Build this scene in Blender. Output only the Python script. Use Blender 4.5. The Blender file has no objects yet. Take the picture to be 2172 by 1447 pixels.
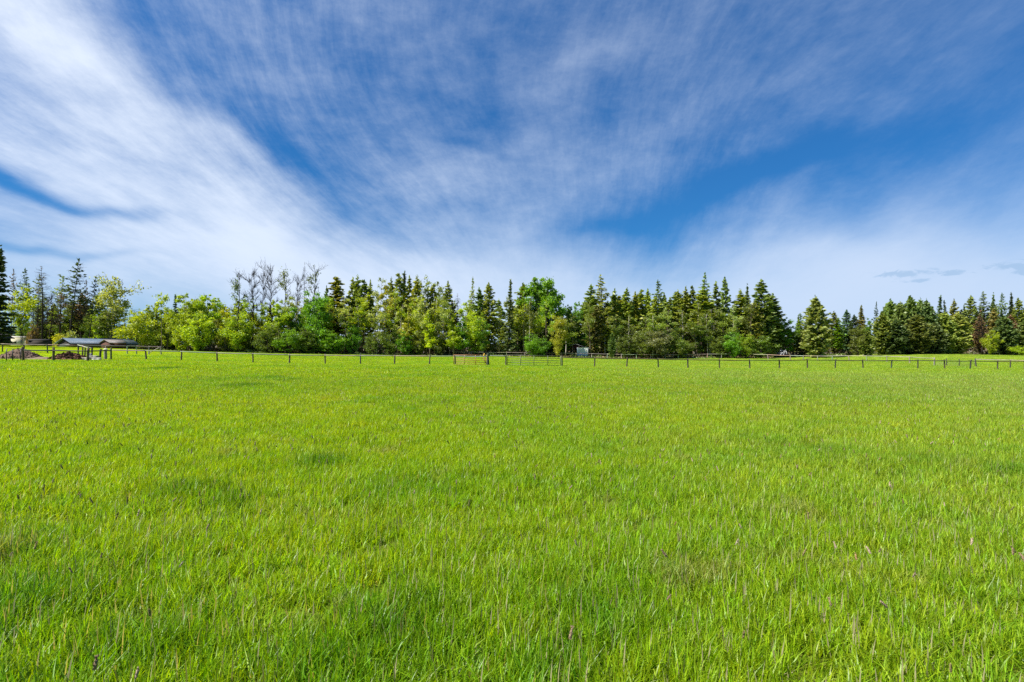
import bpy, math, random
import numpy as np
from mathutils import Vector, Euler, Matrix

SC = bpy.context.scene
COL = SC.collection
R = math.radians
rng = np.random.default_rng(7)
random.seed(7)

# ------------------------------------------------------------------ camera
F = 1207.0            # focal length in photo pixels (20 mm on full frame)
EYE = 1.55
HORIZON = 750.0
PITCH = math.atan((HORIZON - 723.5) / F)
cam_d = bpy.data.cameras.new('camera')
cam_d.sensor_width = 36.0
cam_d.lens = F / 2172.0 * 36.0
cam_d.clip_start = 0.05
cam_d.clip_end = 6000
cam = bpy.data.objects.new('camera', cam_d)
COL.objects.link(cam)
cam.location = (0, 0, EYE)
cam.rotation_euler = (math.pi / 2 + PITCH, 0, 0)
SC.camera = cam

# ------------------------------------------------------------------ exposure
SC.view_settings.view_transform = 'Standard'
SC.view_settings.look = 'None'
SC.view_settings.exposure = 1.1
SC.view_settings.gamma = 1.0
SC.render.engine = 'CYCLES'
SC.cycles.max_bounces = 6
SC.cycles.diffuse_bounces = 3
SC.cycles.transmission_bounces = 4
SC.cycles.transparent_max_bounces = 4
SC.cycles.use_denoising = False

# ------------------------------------------------------------------ sun
SUN_AZ, SUN_EL = R(-114), R(50)          # azimuth from +Y (view direction), left is negative
sv = Vector((math.sin(SUN_AZ) * math.cos(SUN_EL), math.cos(SUN_AZ) * math.cos(SUN_EL), math.sin(SUN_EL)))
sl = bpy.data.lights.new('sun', 'SUN')
sl.energy = 4.8
sl.angle = R(0.53)
sl.color = (1.0, 0.955, 0.88)
so = bpy.data.objects.new('sun', sl)
COL.objects.link(so)
so.rotation_euler = sv.to_track_quat('Z', 'Y').to_euler()

# ------------------------------------------------------------------ world: sky + cirrus
W = bpy.data.worlds.new('World')
SC.world = W
W.use_nodes = True
nt = W.node_tree
nt.nodes.clear()


class NB:
    """small node builder"""
    def __init__(s, nt): s.nt = nt
    def n(s, t, **kw):
        x = s.nt.nodes.new(t)
        for k, v in kw.items(): setattr(x, k, v)
        return x
    def put(s, sock, v):
        if hasattr(v, 'is_output') or isinstance(v, bpy.types.NodeSocket): s.nt.links.new(v, sock)
        else: sock.default_value = v
    def m(s, op, a, b=0.0, c=0.0, clamp=False):
        x = s.n('ShaderNodeMath', operation=op, use_clamp=clamp)
        s.put(x.inputs[0], a); s.put(x.inputs[1], b); s.put(x.inputs[2], c)
        return x.outputs[0]
    def vm(s, op, a, b=(0, 0, 0)):
        x = s.n('ShaderNodeVectorMath', operation=op)
        s.put(x.inputs[0], a); s.put(x.inputs[1], b)
        return x
    def noise(s, vec, scale, detail=4, rough=0.5, dist=0.0):
        x = s.n('ShaderNodeTexNoise')
        s.put(x.inputs['Vector'], vec)
        x.inputs['Scale'].default_value = scale; x.inputs['Detail'].default_value = detail
        x.inputs['Roughness'].default_value = rough; x.inputs['Distortion'].default_value = dist
        return x.outputs['Fac']
    def mapr(s, v, a, b, c=0.0, d=1.0, smooth=False):
        x = s.n('ShaderNodeMapRange')
        if smooth: x.interpolation_type = 'SMOOTHSTEP'
        s.put(x.inputs[0], v)
        for i, q in enumerate((a, b, c, d)): s.put(x.inputs[i + 1], q)
        return x.outputs[0]
    def mix(s, f, a, b, blend='MIX'):
        x = s.n('ShaderNodeMix', data_type='RGBA', blend_type=blend)
        s.put(x.inputs[0], f); s.put(x.inputs[6], a); s.put(x.inputs[7], b)
        return x.outputs[2]
    def mapping(s, v, loc=(0, 0, 0), rot=(0, 0, 0), scale=(1, 1, 1), kind='POINT'):
        x = s.n('ShaderNodeMapping', vector_type=kind)
        s.put(x.inputs[0], v)
        x.inputs[1].default_value = loc; x.inputs[2].default_value = rot; x.inputs[3].default_value = scale
        return x.outputs[0]


def build_world():
    b = NB(nt)
    sky = b.n('ShaderNodeTexSky', sky_type='NISHITA')
    sky.sun_disc = False
    sky.sun_elevation = SUN_EL
    sky.sun_rotation = SUN_AZ % (2 * math.pi)
    sky.air_density = 1.0; sky.dust_density = 0.3; sky.ozone_density = 3.0; sky.altitude = 900
    tc = b.n('ShaderNodeTexCoord')
    d = b.vm('NORMALIZE', tc.outputs['Generated']).outputs[0]
    sp = b.n('ShaderNodeSeparateXYZ'); b.put(sp.inputs[0], d)
    x, y, z = sp.outputs
    az = b.m('ARCTAN2', x, y)
    el = b.m('ARCSINE', z)
    # flat cloud layer coordinates (streaks run away from the viewer, slightly to the right)
    zz = b.m('ADD', b.m('MAXIMUM', z, 0.0), 0.035)
    pl = b.n('ShaderNodeCombineXYZ')
    b.put(pl.inputs[0], b.m('DIVIDE', x, zz)); b.put(pl.inputs[1], b.m('DIVIDE', y, zz))
    wq = b.n('ShaderNodeTexNoise'); b.put(wq.inputs['Vector'], d)
    wq.inputs['Scale'].default_value = 1.5; wq.inputs['Detail'].default_value = 0.5; wq.inputs['Roughness'].default_value = .55
    wp = b.vm('SCALE', b.vm('SUBTRACT', wq.outputs['Color'], (0.5, 0.5, 0.5)).outputs[0]); wp.inputs[3].default_value = 0.9
    p = b.vm('ADD', pl.outputs[0], wp.outputs[0]).outputs[0]
    ae = b.n('ShaderNodeCombineXYZ'); b.put(ae.inputs[0], az); b.put(ae.inputs[1], el)
    # warp for the large shapes
    wn = b.n('ShaderNodeTexNoise'); b.put(wn.inputs['Vector'], d)
    wn.inputs['Scale'].default_value = 3.2; wn.inputs['Detail'].default_value = 3
    wv = b.vm('SCALE', b.vm('SUBTRACT', wn.outputs['Color'], (0.5, 0.5, 0.5)).outputs[0]); wv.inputs[3].default_value = 0.20
    q = b.vm('ADD', ae.outputs[0], wv.outputs[0]).outputs[0]

    def ang(px, py):
        u = (px - 1086) / F; v = (HORIZON - py) / F
        return math.atan(u), math.atan(v / math.sqrt(1 + u * u))
    BL = [  # centre px, py, half axes px, tilt, amount
        (120, 180, 480, 130, -30, .40), (400, 470, 600, 95, -13, .30), (1020, 430, 330, 120, 8, .24),
        (860, 350, 90, 60, 0, .12), (60, 395, 220, 14, -13, -.50), (20, 505, 170, 9, -10, -.30),
        (640, 345, 190, 46, -32, -.28), (985, 315, 70, 16, -8, -.16), (330, 30, 110, 22, -25, -.12),
        (850, 180, 260, 50, -22, -.10), (1800, 320, 460, 60, 11, -.17), (1540, 420, 230, 24, 14, -.22),
        (1290, 480, 140, 16, 12, -.15), (2050, 600, 800, 140, 14, .50), (1086, 640, 1600, 95, 0, .55),
        (1480, 260, 520, 32, 27, .10), (1000, 230, 160, 110, -50, -.06), (760, 560, 700, 60, 0, .18),
        (420, 250, 200, 40, -30, .18), (1240, 160, 110, 30, 10, .10), (1250, 20, 400, 60, 0, -.02), (800, 100, 500, 110, 0, .10),
        (60, 30, 160, 40, -30, .2), (230, 150, 280, 55, -33, .20),
    ]
    acc = 0.13
    for (px, py, rx, ry, t, am) in BL:
        a0, e0 = ang(px, py)
        mp = b.mapping(q, (a0, e0, 0), (0, 0, R(t)), (rx / F, ry / F, 1), 'TEXTURE')
        dd = b.vm('DOT_PRODUCT', mp, mp).outputs['Value']
        g = b.m('EXPONENT', b.m('MULTIPLY', dd, -1.0))
        acc = b.m('MULTIPLY_ADD', g, am, acc)
    # streaks
    s1 = b.noise(b.mapping(p, (0.3, 0, 0), (0, 0, R(2)), (1.6, 0.30, 1)), 1.1, 9, 0.62, 0.0)
    # fibres fanning out of the far horizon point where the cloud streets converge
    wz = b.n('ShaderNodeSeparateXYZ'); b.put(wz.inputs[0], wp.outputs[0])
    da = b.m('SUBTRACT', az, 0.06); de = b.m('ADD', el, 0.06)
    th = b.m('ADD', b.m('ARCTAN2', da, de), b.m('MULTIPLY', wz.outputs[0], 1.1))
    rr = b.m('SQRT', b.m('ADD', b.m('MULTIPLY', da, da), b.m('MULTIPLY', de, de)))
    pc = b.n('ShaderNodeCombineXYZ'); b.put(pc.inputs[0], th); b.put(pc.inputs[1], b.m('LOGARITHM', rr, 2.718)); b.put(pc.inputs[2], wz.outputs[1])
    s2 = b.noise(b.mapping(pc.outputs[0], (4, 2, 0), (0, 0, 0.10), (13.0, 3.4, 2)), 1.0, 10, 0.70, 0.0)
    s3 = b.noise(b.mapping(p, (1.3, 7, 0), (0, 0, R(-25)), (3.6, 1.2, 1)), 2.2, 9, 0.72, 0.0)
    s4 = b.noise(b.mapping(d, (5, 5, 5), (0.2, 0.5, 0.3), (1, 1, 2.2)), 7.5, 12, 0.70, 0.0)
    st = b.m('ADD', b.m('MULTIPLY', b.m('SUBTRACT', s1, 0.5), 0.28),
             b.m('ADD', b.m('MULTIPLY', b.m('SUBTRACT', s2, 0.5), b.mapr(b.m('ABSOLUTE', th), 0.25, 0.95, 0.24, 0.84)), b.m('ADD', b.m('MULTIPLY', b.m('SUBTRACT', s3, 0.5), 0.30), b.m('MULTIPLY', b.m('SUBTRACT', s4, 0.5), 0.66))))
    fade = b.m('MULTIPLY', b.mapr(el, 0.05, 0.28, 0.25, 1.0), b.mapr(az, -0.1, 0.75, 1.0, 0.5))
    cov = b.m('ADD', acc, b.m('MULTIPLY', st, fade))
    cov = b.mapr(cov, -0.12, 1.15, 0.0, 0.95, True)
    # cloud brightness: brighter toward the sun
    sd = b.vm('DOT_PRODUCT', d, tuple(sv)).outputs['Value']
    cb = b.mapr(sd, -0.55, 0.62, 0.0, 1.0)
    cc = b.mix(cb, (3.5, 4.3, 5.6, 1), (5.4, 5.9, 6.7, 1))
    blue = b.mix(1.0, sky.outputs[0], (0.165, 0.56, 0.88, 1), 'MULTIPLY')
    hz = b.mapr(el, 0.0, 0.6, 0.62, 1.0)
    hc = b.n('ShaderNodeCombineXYZ')
    for i in range(3): b.put(hc.inputs[i], hz)
    blue = b.mix(1.0, blue, hc.outputs[0], 'MULTIPLY')
    col = b.mix(cov, blue, cc)
    # small ragged low clouds on the right
    low = None
    for (px, py, rx, ry) in ((1915, 580, 52, 9), (2025, 578, 18, 5), (2150, 563, 44, 9), (2175, 577, 14, 6), (1945, 596, 26, 4)):
        a0, e0 = ang(px, py)
        mp = b.mapping(ae.outputs[0], (a0, e0, 0), (0, 0, 0), (rx / F, ry / F, 1), 'TEXTURE')
        dd = b.vm('DOT_PRODUCT', mp, mp).outputs['Value']
        g = b.m('EXPONENT', b.m('MULTIPLY', dd, -1.0))
        low = g if low is None else b.m('ADD', low, g)
    ln = b.noise(b.mapping(ae.outputs[0], scale=(1, 2.5, 1)), 60, 6, 0.65, 0.6)
    lw = b.mapr(b.m('ADD', low, b.m('MULTIPLY', b.m('SUBTRACT', ln, 0.5), 2.2)), 0.45, 0.95, 0, 0.62, True)
    lw = b.m('MULTIPLY', lw, b.mapr(low, 0.05, 0.35))
    col = b.mix(lw, col, (2.0, 3.1, 4.6, 1))
    bg = b.n('ShaderNodeBackground'); b.put(bg.inputs[0], col); bg.inputs[1].default_value = 0.08
    out = b.n('ShaderNodeOutputWorld'); b.put(out.inputs[0], bg.outputs[0])


build_world()

# ------------------------------------------------------------------ pixel -> point helpers
cp, spn = math.cos(PITCH), math.sin(PITCH)


def at(px, py, Y):
    """world point on the ray through photo pixel (px, py) at ground depth Y"""
    u = (px - 1086) / F; v = (723.5 - py) / F
    dy = cp - v * spn; dz = spn + v * cp
    return Vector((u / dy * Y, Y, EYE + dz / dy * Y))


# ------------------------------------------------------------------ terrain
CP = [(0, 0, 0), (7, 0, 0), (-7, 0, 0), (0, -10, 0), (0, 10, 0), (20, 10, -.05), (-20, 10, .05), (-25, 25, .12), (25, 25, -.14),
      (-45, 40, .3), (45, 40, -.35), (0, 38, .06), (70, 30, -.5), (-70, 25, .4), (-110, 60, .9), (120, 60, -1.1), (0, 55, .08)]
for a in [(50, 767, 60), (187, 765, 61), (236, 763.5, 69), (385, 765.5, 73), (537, 770, 73), (690, 773, 73), (911, 774, 73),
          (1034, 775.5, 72), (1192, 777, 72), (1329, 780, 74), (1459, 781.5, 76), (1590, 783, 77), (1771, 781, 80), (1946, 783, 83), (2115, 784, 86),
          (5, 748, 86), (101, 749, 86), (166, 751, 88), (270, 751, 92),
          (0, 733, 125), (100, 735, 123), (200, 738.5, 120), (265, 744, 116), (330, 748, 112), (400, 752, 110), (600, 757, 110), (850, 761, 110), (1100, 764, 110),
          (0, 748, 165), (110, 748, 165), (230, 749, 160), (400, 748.5, 160), (600, 751, 165), (800, 753, 168), (1000, 755, 168), (1200, 758, 160),
          (1350, 762, 155), (1500, 761, 155), (1588, 760, 155), (1676, 765, 146), (1801, 766.5, 126), (1881, 768, 116), (1981, 775, 92), (2142, 782, 90),
          (1700, 757, 185), (1800, 754, 190), (1880, 751.5, 165), (1960, 750.3, 165), (2060, 752.5, 165), (2170, 755, 160), (1950, 752, 200), (2150, 757, 200),
          (1300, 757, 200), (900, 754, 210), (500, 752, 210), (100, 750, 220), (1700, 756, 230), (2100, 757, 240)]:
    v = at(*a); CP.append((v.x, v.y, v.z))
CP = np.array(CP, float)
_c = 14.0
_D = np.sqrt(((CP[:, None, :2] - CP[None, :, :2]) ** 2).sum(-1) + _c * _c)
_A = np.block([[_D + 0.0 * np.eye(len(CP)), np.ones((len(CP), 1))], [np.ones((1, len(CP))), np.zeros((1, 1))]])
_w = np.linalg.solve(_A - np.diag([1.5] * len(CP) + [0]), np.r_[CP[:, 2], 0])


def gz(x, y):
    x = np.clip(np.asarray(x, float), -190, 230); y = np.clip(np.asarray(y, float), -12, 240)
    sh = x.shape
    x = x.ravel(); y = y.ravel(); out = np.empty_like(x)
    for i in range(0, len(x), 20000):
        dx = x[i:i + 20000, None] - CP[None, :, 0]; dy = y[i:i + 20000, None] - CP[None, :, 1]
        out[i:i + 20000] = np.sqrt(dx * dx + dy * dy + _c * _c) @ _w[:-1] + _w[-1]
    out = out.reshape(sh)
    return out if out.shape else float(out)


# ------------------------------------------------------------------ object helpers
def mesh_np(name, V, Fc, mat, smooth=False, attrs=None):
    """V (n,3); Fc list of (k, m) int arrays (m = 3 or 4)"""
    me = bpy.data.meshes.new(name)
    if not isinstance(Fc, (list, tuple)): Fc = [Fc]
    Fc = [np.asarray(f, np.int32) for f in Fc if len(f)]
    me.vertices.add(len(V)); me.vertices.foreach_set('co', np.asarray(V, np.float32).ravel())
    tot = sum(f.size for f in Fc); me.loops.add(tot)
    me.loops.foreach_set('vertex_index', np.concatenate([f.ravel() for f in Fc]))
    npoly = sum(len(f) for f in Fc); me.polygons.add(npoly)
    sizes = np.concatenate([np.full(len(f), f.shape[1], np.int32) for f in Fc])
    me.polygons.foreach_set('loop_start', np.r_[0, np.cumsum(sizes)[:-1]].astype(np.int32))
    if smooth: me.polygons.foreach_set('use_smooth', np.ones(npoly, bool))
    me.update(calc_edges=True)
    if attrs:
        for k, (dt, arr) in attrs.items():
            at_ = me.attributes.new(k, dt, 'POINT')
            if dt == 'FLOAT': at_.data.foreach_set('value', np.asarray(arr, np.float32).ravel())
            elif dt == 'INT': at_.data.foreach_set('value', np.asarray(arr, np.int32).ravel())
            else: at_.data.foreach_set('vector', np.asarray(arr, np.float32).ravel())
    me.validate()
    if mat: me.materials.append(mat)
    return me


def link(name, me, parent=None, color=None):
    o = bpy.data.objects.new(name, me); COL.objects.link(o)
    if parent: o.parent = parent
    if color: o.color = (*color[:3], 1)
    return o


def tag(o, label=None, cat=None, group=None, kind=None):
    if label: o['label'] = label
    if cat: o['category'] = cat
    if group: o['group'] = group
    if kind: o['kind'] = kind
    return o


def empty(name, loc=(0, 0, 0), rz=0):
    o = bpy.data.objects.new(name, None); COL.objects.link(o)
    o.empty_display_size = 0.3
    o.location = loc; o.rotation_euler = (0, 0, rz)
    return o


class MB:
    """collects tubes, boxes and leaves into one mesh"""
    def __init__(s): s.V = []; s.Q = []; s.T = []; s.A = []; s.n = 0
    def add(s, V, Q=None, T=None, a=0.5):
        V = np.asarray(V, float)
        s.V.append(V)
        s.A.append(np.full(len(V), a) if np.isscalar(a) else np.asarray(a))
        if Q is not None and len(Q): s.Q.append(np.asarray(Q) + s.n)
        if T is not None and len(T): s.T.append(np.asarray(T) + s.n)
        s.n += len(V)
    def box(s, c, size, M=None, a=0.5):
        x, y, z = [q / 2 for q in size]
        V = np.array([(i, j, k) for i in (-x, x) for j in (-y, y) for k in (-z, z)])
        if M is not None: V = V @ np.array(M.to_3x3()).T
        V = V + np.array(c)
        s.add(V, [(0, 1, 3, 2), (4, 6, 7, 5), (0, 4, 5, 1), (2, 3, 7, 6), (0, 2, 6, 4), (1, 5, 7, 3)], a=a)
    def tube(s, P, r, n=5, a=0.5, cap=True):
        P = np.asarray(P, float); k = len(P)
        r = np.broadcast_to(np.asarray(r, float), (k,))
        d = np.gradient(P, axis=0); d /= np.maximum(np.linalg.norm(d, axis=1, keepdims=True), 1e-9)
        ref = np.where(np.abs(d[:, 2:3]) > 0.9, np.array([[1., 0, 0]]), np.array([[0, 0, 1.]]))
        e1 = np.cross(d, ref); e1 /= np.maximum(np.linalg.norm(e1, axis=1, keepdims=True), 1e-9)
        e2 = np.cross(d, e1)
        th = np.arange(n) * 2 * math.pi / n
        V = P[:, None] + r[:, None, None] * (np.cos(th)[None, :, None] * e1[:, None] + np.sin(th)[None, :, None] * e2[:, None])
        V = V.reshape(-1, 3)
        i = np.arange(k - 1)[:, None] * n; j = np.arange(n)[None]; j2 = (j + 1) % n
        Q = np.stack([i + j, i + j2, i + n + j2, i + n + j], -1).reshape(-1, 4)
        T = []
        if cap:
            V = np.vstack([V, P[:1], P[-1:]]); c0 = k * n
            for q in range(n):
                T.append((c0, (q + 1) % n, q)); T.append((c0 + 1, (k - 1) * n + q, (k - 1) * n + (q + 1) % n))
        s.add(V, Q, T, a)
    def leaves(s, C, size, rg, aspect=1.6, axis=None, flat=0.0, a=None):
        """rhombus shaped leaf clumps centred at C"""
        C = np.asarray(C, float); n = len(C)
        if n == 0: return
        size = np.broadcast_to(size, (n,)) * rg.uniform(0.6, 1.35, n)
        u = rg.normal(size=(n, 3))
        if axis is not None: u = u * 0.45 + axis
        if flat: u[:, 2] *= (1 - flat)
        u /= np.linalg.norm(u, axis=1, keepdims=True) + 1e-9
        w = rg.normal(size=(n, 3)); w = np.cross(u, w); w /= np.linalg.norm(w, axis=1, keepdims=True) + 1e-9
        if flat:
            w[:, 2] *= (1 - flat); w /= np.linalg.norm(w, axis=1, keepdims=True) + 1e-9
        u = u * (size * aspect / 2)[:, None]; w = w * (size / 2)[:, None]
        V = np.stack([C - u, C - u * 0.1 + w, C + u, C - u * 0.1 - w], 1).reshape(-1, 3)
        Q = np.arange(4 * n).reshape(n, 4)
        av = rg.uniform(0, 1, n) if a is None else a
        s.add(V, Q, None, np.repeat(av, 4))
    def mesh(s, name, mat, smooth=False):
        return mesh_np(name, np.vstack(s.V), [np.vstack(q) for q in (s.Q, s.T) if q], mat, smooth,
                       {'v': ('FLOAT', np.concatenate(s.A))})


# ------------------------------------------------------------------ materials
def new_mat(name):
    m = bpy.data.materials.new(name); m.use_nodes = True
    m.node_tree.nodes.clear()
    b = NB(m.node_tree)
    out = b.n('ShaderNodeOutputMaterial')
    return m, b, out


def simple(name, col, rough=0.8, noise=0.25, scale=6.0, metal=0.0, stretch=(1, 1, 1), spec=0.3, objcol=False, bump=0.0):
    m, b, out = new_mat(name)
    tc = b.n('ShaderNodeTexCoord')
    vec = b.mapping(tc.outputs['Object'], scale=stretch)
    f = b.noise(vec, scale, 5, 0.6)
    k = b.mapr(f, 0.25, 0.75, 1 - noise, 1 + noise)
    base = b.n('ShaderNodeObjectInfo').outputs['Color'] if objcol else (*col, 1)
    cc = b.n('ShaderNodeCombineXYZ')
    for i in range(3): b.put(cc.inputs[i], k)
    c = b.mix(1.0, base, cc.outputs[0], 'MULTIPLY')
    p = b.n('ShaderNodeBsdfPrincipled')
    b.put(p.inputs['Base Color'], c); p.inputs['Roughness'].default_value = rough
    p.inputs['Metallic'].default_value = metal; p.inputs['Specular IOR Level'].default_value = spec
    if bump:
        bp = b.n('ShaderNodeBump'); bp.inputs['Strength'].default_value = bump; bp.inputs['Distance'].default_value = 0.05
        b.put(bp.inputs['Height'], f); b.put(p.inputs['Normal'], bp.outputs[0])
    b.put(out.inputs[0], p.outputs[0])
    return m


def foliage_mat(name, trans=0.4, spread=0.45, warm=0.35):
    m, b, out = new_mat(name)
    oc = b.n('ShaderNodeObjectInfo').outputs['Color']
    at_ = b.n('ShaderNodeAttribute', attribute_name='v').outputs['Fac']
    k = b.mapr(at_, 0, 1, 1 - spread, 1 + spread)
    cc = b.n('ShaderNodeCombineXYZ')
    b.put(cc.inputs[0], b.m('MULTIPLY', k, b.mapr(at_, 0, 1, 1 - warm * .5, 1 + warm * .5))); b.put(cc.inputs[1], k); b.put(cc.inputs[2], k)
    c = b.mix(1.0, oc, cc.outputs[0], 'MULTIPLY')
    df = b.n('ShaderNodeBsdfDiffuse'); b.put(df.inputs[0], c)
    tr = b.n('ShaderNodeBsdfTranslucent'); b.put(tr.inputs[0], b.mix(1.0, c, (1.5, 1.35, 0.5, 1), 'MULTIPLY'))
    mx = b.n('ShaderNodeMixShader'); mx.inputs[0].default_value = trans
    b.put(mx.inputs[1], df.outputs[0]); b.put(mx.inputs[2], tr.outputs[0])
    gl = b.n('ShaderNodeBsdfGlossy'); gl.inputs['Roughness'].default_value = 0.45; b.put(gl.inputs[0], (1, 1, 1, 1))
    m2 = b.n('ShaderNodeMixShader'); m2.inputs[0].default_value = 0.025
    b.put(m2.inputs[1], mx.outputs[0]); b.put(m2.inputs[2], gl.outputs[0])
    b.put(out.inputs[0], m2.outputs[0])
    return m


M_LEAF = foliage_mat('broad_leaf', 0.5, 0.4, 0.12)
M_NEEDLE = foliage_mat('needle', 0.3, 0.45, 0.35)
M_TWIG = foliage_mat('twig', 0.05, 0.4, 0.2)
M_BARK = simple('bark', (0.1, 0.1, 0.1), 0.9, 0.45, 3, stretch=(1, 1, .3), objcol=True, spec=0.1)
M_WOOD = simple('weathered_wood', (0.1, 0.1, 0.1), 0.8, 0.35, 5, stretch=(1, 1, 1), objcol=True, spec=0.2)
M_METAL = simple('painted_metal', (0.1, 0.1, 0.1), 0.5, 0.2, 4, objcol=True, spec=0.5)

# field colour pattern shared by ground and grass (true colour differences of the sward)
def field_color(b, lush=None):
    g = b.n('ShaderNodeNewGeometry').outputs['Position']
    sp = b.n('ShaderNodeSeparateXYZ'); b.put(sp.inputs[0], g)
    flat = b.n('ShaderNodeCombineXYZ'); b.put(flat.inputs[0], sp.outputs[0]); b.put(flat.inputs[1], sp.outputs[1])
    p = flat.outputs[0]
    n1 = b.noise(p, 0.11, 4, 0.6, 0.5)
    n2 = b.noise(b.mapping(p, (31, 5, 0)), 0.55, 4, 0.6, 0.3)
    n3 = b.noise(b.mapping(p, (3, 55, 0)), 0.045, 3, 0.55)
    yel = (0.270, 0.375, 0.003, 1); grn = (0.140, 0.310, 0.004, 1); pale = (0.265, 0.355, 0.055, 1)
    c = b.mix(b.mapr(n1, 0.42, 0.70, 0, 0.7, True), yel, grn)
    c = b.mix(b.mapr(n2, 0.52, 0.75, 0, 0.5, True), c, (0.095, 0.245, 0.005, 1))
    c = b.mix(b.m('MULTIPLY', b.mapr(sp.outputs[1], 3.0, 13.0, 0.6, 0.0), b.mapr(n2, 0.35, 0.6, 0.4, 1.0)), c, (0.145, 0.300, 0.003, 1))
    # paler, greyer sward toward the right-hand side of the field
    rt = b.mapr(b.m('ADD', sp.outputs[0], b.m('MULTIPLY', b.m('SUBTRACT', n3, .5), 26)), -3, 22, 0, 0.75, True)
    rt = b.m('MULTIPLY', rt, b.mapr(sp.outputs[1], 45, 70, 1.0, 0.45, True))
    c = b.mix(rt, c, pale)
    return c, p, sp


# ------------------------------------------------------------------ ground sheet
def build_ground():
    xs = np.r_[-3000, -1500, -800, -450, -300, np.arange(-230, 262, 2.2), 320, 480, 800, 1500, 3000]
    ys = np.r_[-900, -300, -100, -40, np.arange(-14, 262, 2.2), 320, 450, 700, 1200, 2200, 4500]
    X, Y = np.meshgrid(xs, ys)
    Z = gz(X, Y)
    # dry strip along the wood edge
    V = np.stack([X, Y, Z], -1).reshape(-1, 3)
    ny, nx = X.shape
    i = np.arange(ny - 1)[:, None] * nx; j = np.arange(nx - 1)[None]
    Q = np.stack([i + j, i + j + 1, i + nx + j + 1, i + nx + j], -1).reshape(-1, 4)
    u = X / np.maximum(Y, 1) * F + 1086
    e = 156 + 0 * X
    dry = np.clip((Y - 158 - 3 * np.sin(X * .13)) / 5, 0, 1) * (Y > 0) * np.clip((u - 600) / 300, 0, 1) * (1 - np.clip((u - 1640) / 60, 0, 1))
    hump = np.exp(-(((u - 2010) / 200) ** 2)) * np.clip((Y - 130) / 30, 0, 1) * (Y < 185) * .45
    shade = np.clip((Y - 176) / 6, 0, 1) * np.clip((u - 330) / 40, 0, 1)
    lawn = np.clip((Y - 92) / 8, 0, 1) * (u < 420) * (1 - np.clip((Y - 150) / 10, 0, 1))
    m, b, out = new_mat('pasture')
    c, p, sp = field_color(b)
    n4 = b.noise(p, 9.0, 5, 0.7)
    n5 = b.noise(b.mapping(p, (9, 9, 0)), 40, 3, 0.7)
    c = b.mix(b.mapr(n4, 0.45, 0.75, 0, 0.55), c, (0.06, 0.09, 0.012, 1))
    near = b.mapr(sp.outputs[1], 10, 50, 0.75, 0.15)
    c = b.mix(near, c, b.mix(b.mapr(n5, 0.45, 0.7), (0.035, 0.04, 0.010, 1), (0.17, 0.13, 0.06, 1)))
    ad = b.n('ShaderNodeAttribute', attribute_name='dry').outputs['Fac']
    n6 = b.noise(b.mapping(p, (2, 9, 0)), 0.8, 5, 0.7)
    c = b.mix(b.m('MULTIPLY', ad, b.mapr(n6, 0.35, 0.6, 0.35, 1)), c, (0.23, 0.19, 0.085, 1))
    al = b.n('ShaderNodeAttribute', attribute_name='lawn').outputs['Fac']
    c = b.mix(b.m('MULTIPLY', al, 0.85), c, (0.19, 0.25, 0.006, 1))
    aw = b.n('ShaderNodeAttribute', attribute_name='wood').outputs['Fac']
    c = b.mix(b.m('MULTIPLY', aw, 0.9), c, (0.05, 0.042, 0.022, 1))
    pb = b.n('ShaderNodeBsdfDiffuse'); b.put(pb.inputs[0], c)
    bp = b.n('ShaderNodeBump'); bp.inputs['Strength'].default_value = 0.6; bp.inputs['Distance'].default_value = 0.12
    b.put(bp.inputs['Height'], b.noise(p, 3.5, 6, 0.75)); b.put(pb.inputs['Normal'], bp.outputs[0])
    b.put(out.inputs[0], pb.outputs[0])
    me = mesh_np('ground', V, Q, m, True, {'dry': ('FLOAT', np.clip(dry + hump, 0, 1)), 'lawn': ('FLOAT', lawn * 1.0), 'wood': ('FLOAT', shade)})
    tag(link('ground', me), 'green pasture ground sheet under the grass', kind='structure')


build_ground()

# ------------------------------------------------------------------ grass
LUSH = []   # (x, y, rx, ry, amount) dark lush patches
for (px, py, wpx, am) in [(350, 790, 70, .9), (525, 823, 70, 1.), (572, 806, 60, .9), (616, 812, 50, .8), (682, 990, 110, 1.), (400, 1050, 170, .8),
                          (500, 1070, 130, .7), (1770, 960, 110, .4), (1960, 985, 130, .5), (2130, 1005, 110, .7), (1620, 935, 130, .3), (60, 1290, 260, .8),
                          (280, 1390, 260, .6), (820, 1340, 260, .7), (1250, 1330, 160, .5), (700, 1420, 200, .6), 
                          (20, 1180, 90, 1.), (1180, 1420, 200, .5), (45, 771, 26, 1.), (118, 771, 20, 1.), (140, 772, 20, .8), (281, 762, 14, 1.), 
                          (1030, 777, 14, .9), (1210, 779, 20, .7)]:
    Yd = EYE * F / (py - HORIZON)
    if py < 780: Yd = 64 if px < 300 else 71
    x0 = (px - 1086) / F * Yd; rx = wpx / 2 / F * Yd
    LUSH.append((x0, Yd, max(rx, .25), max(rx * (.8 if Yd < 8 else 1.1), .3) * (1.3 if py > 780 else 1), am))


def lush_at(x, y):
    L = np.zeros_like(x)
    for (a, c, rx, ry, am) in LUSH:
        L = np.maximum(L, am * np.exp(-(((x - a) / rx) ** 2 + ((y - c) / ry) ** 2)))
    return L


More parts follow.
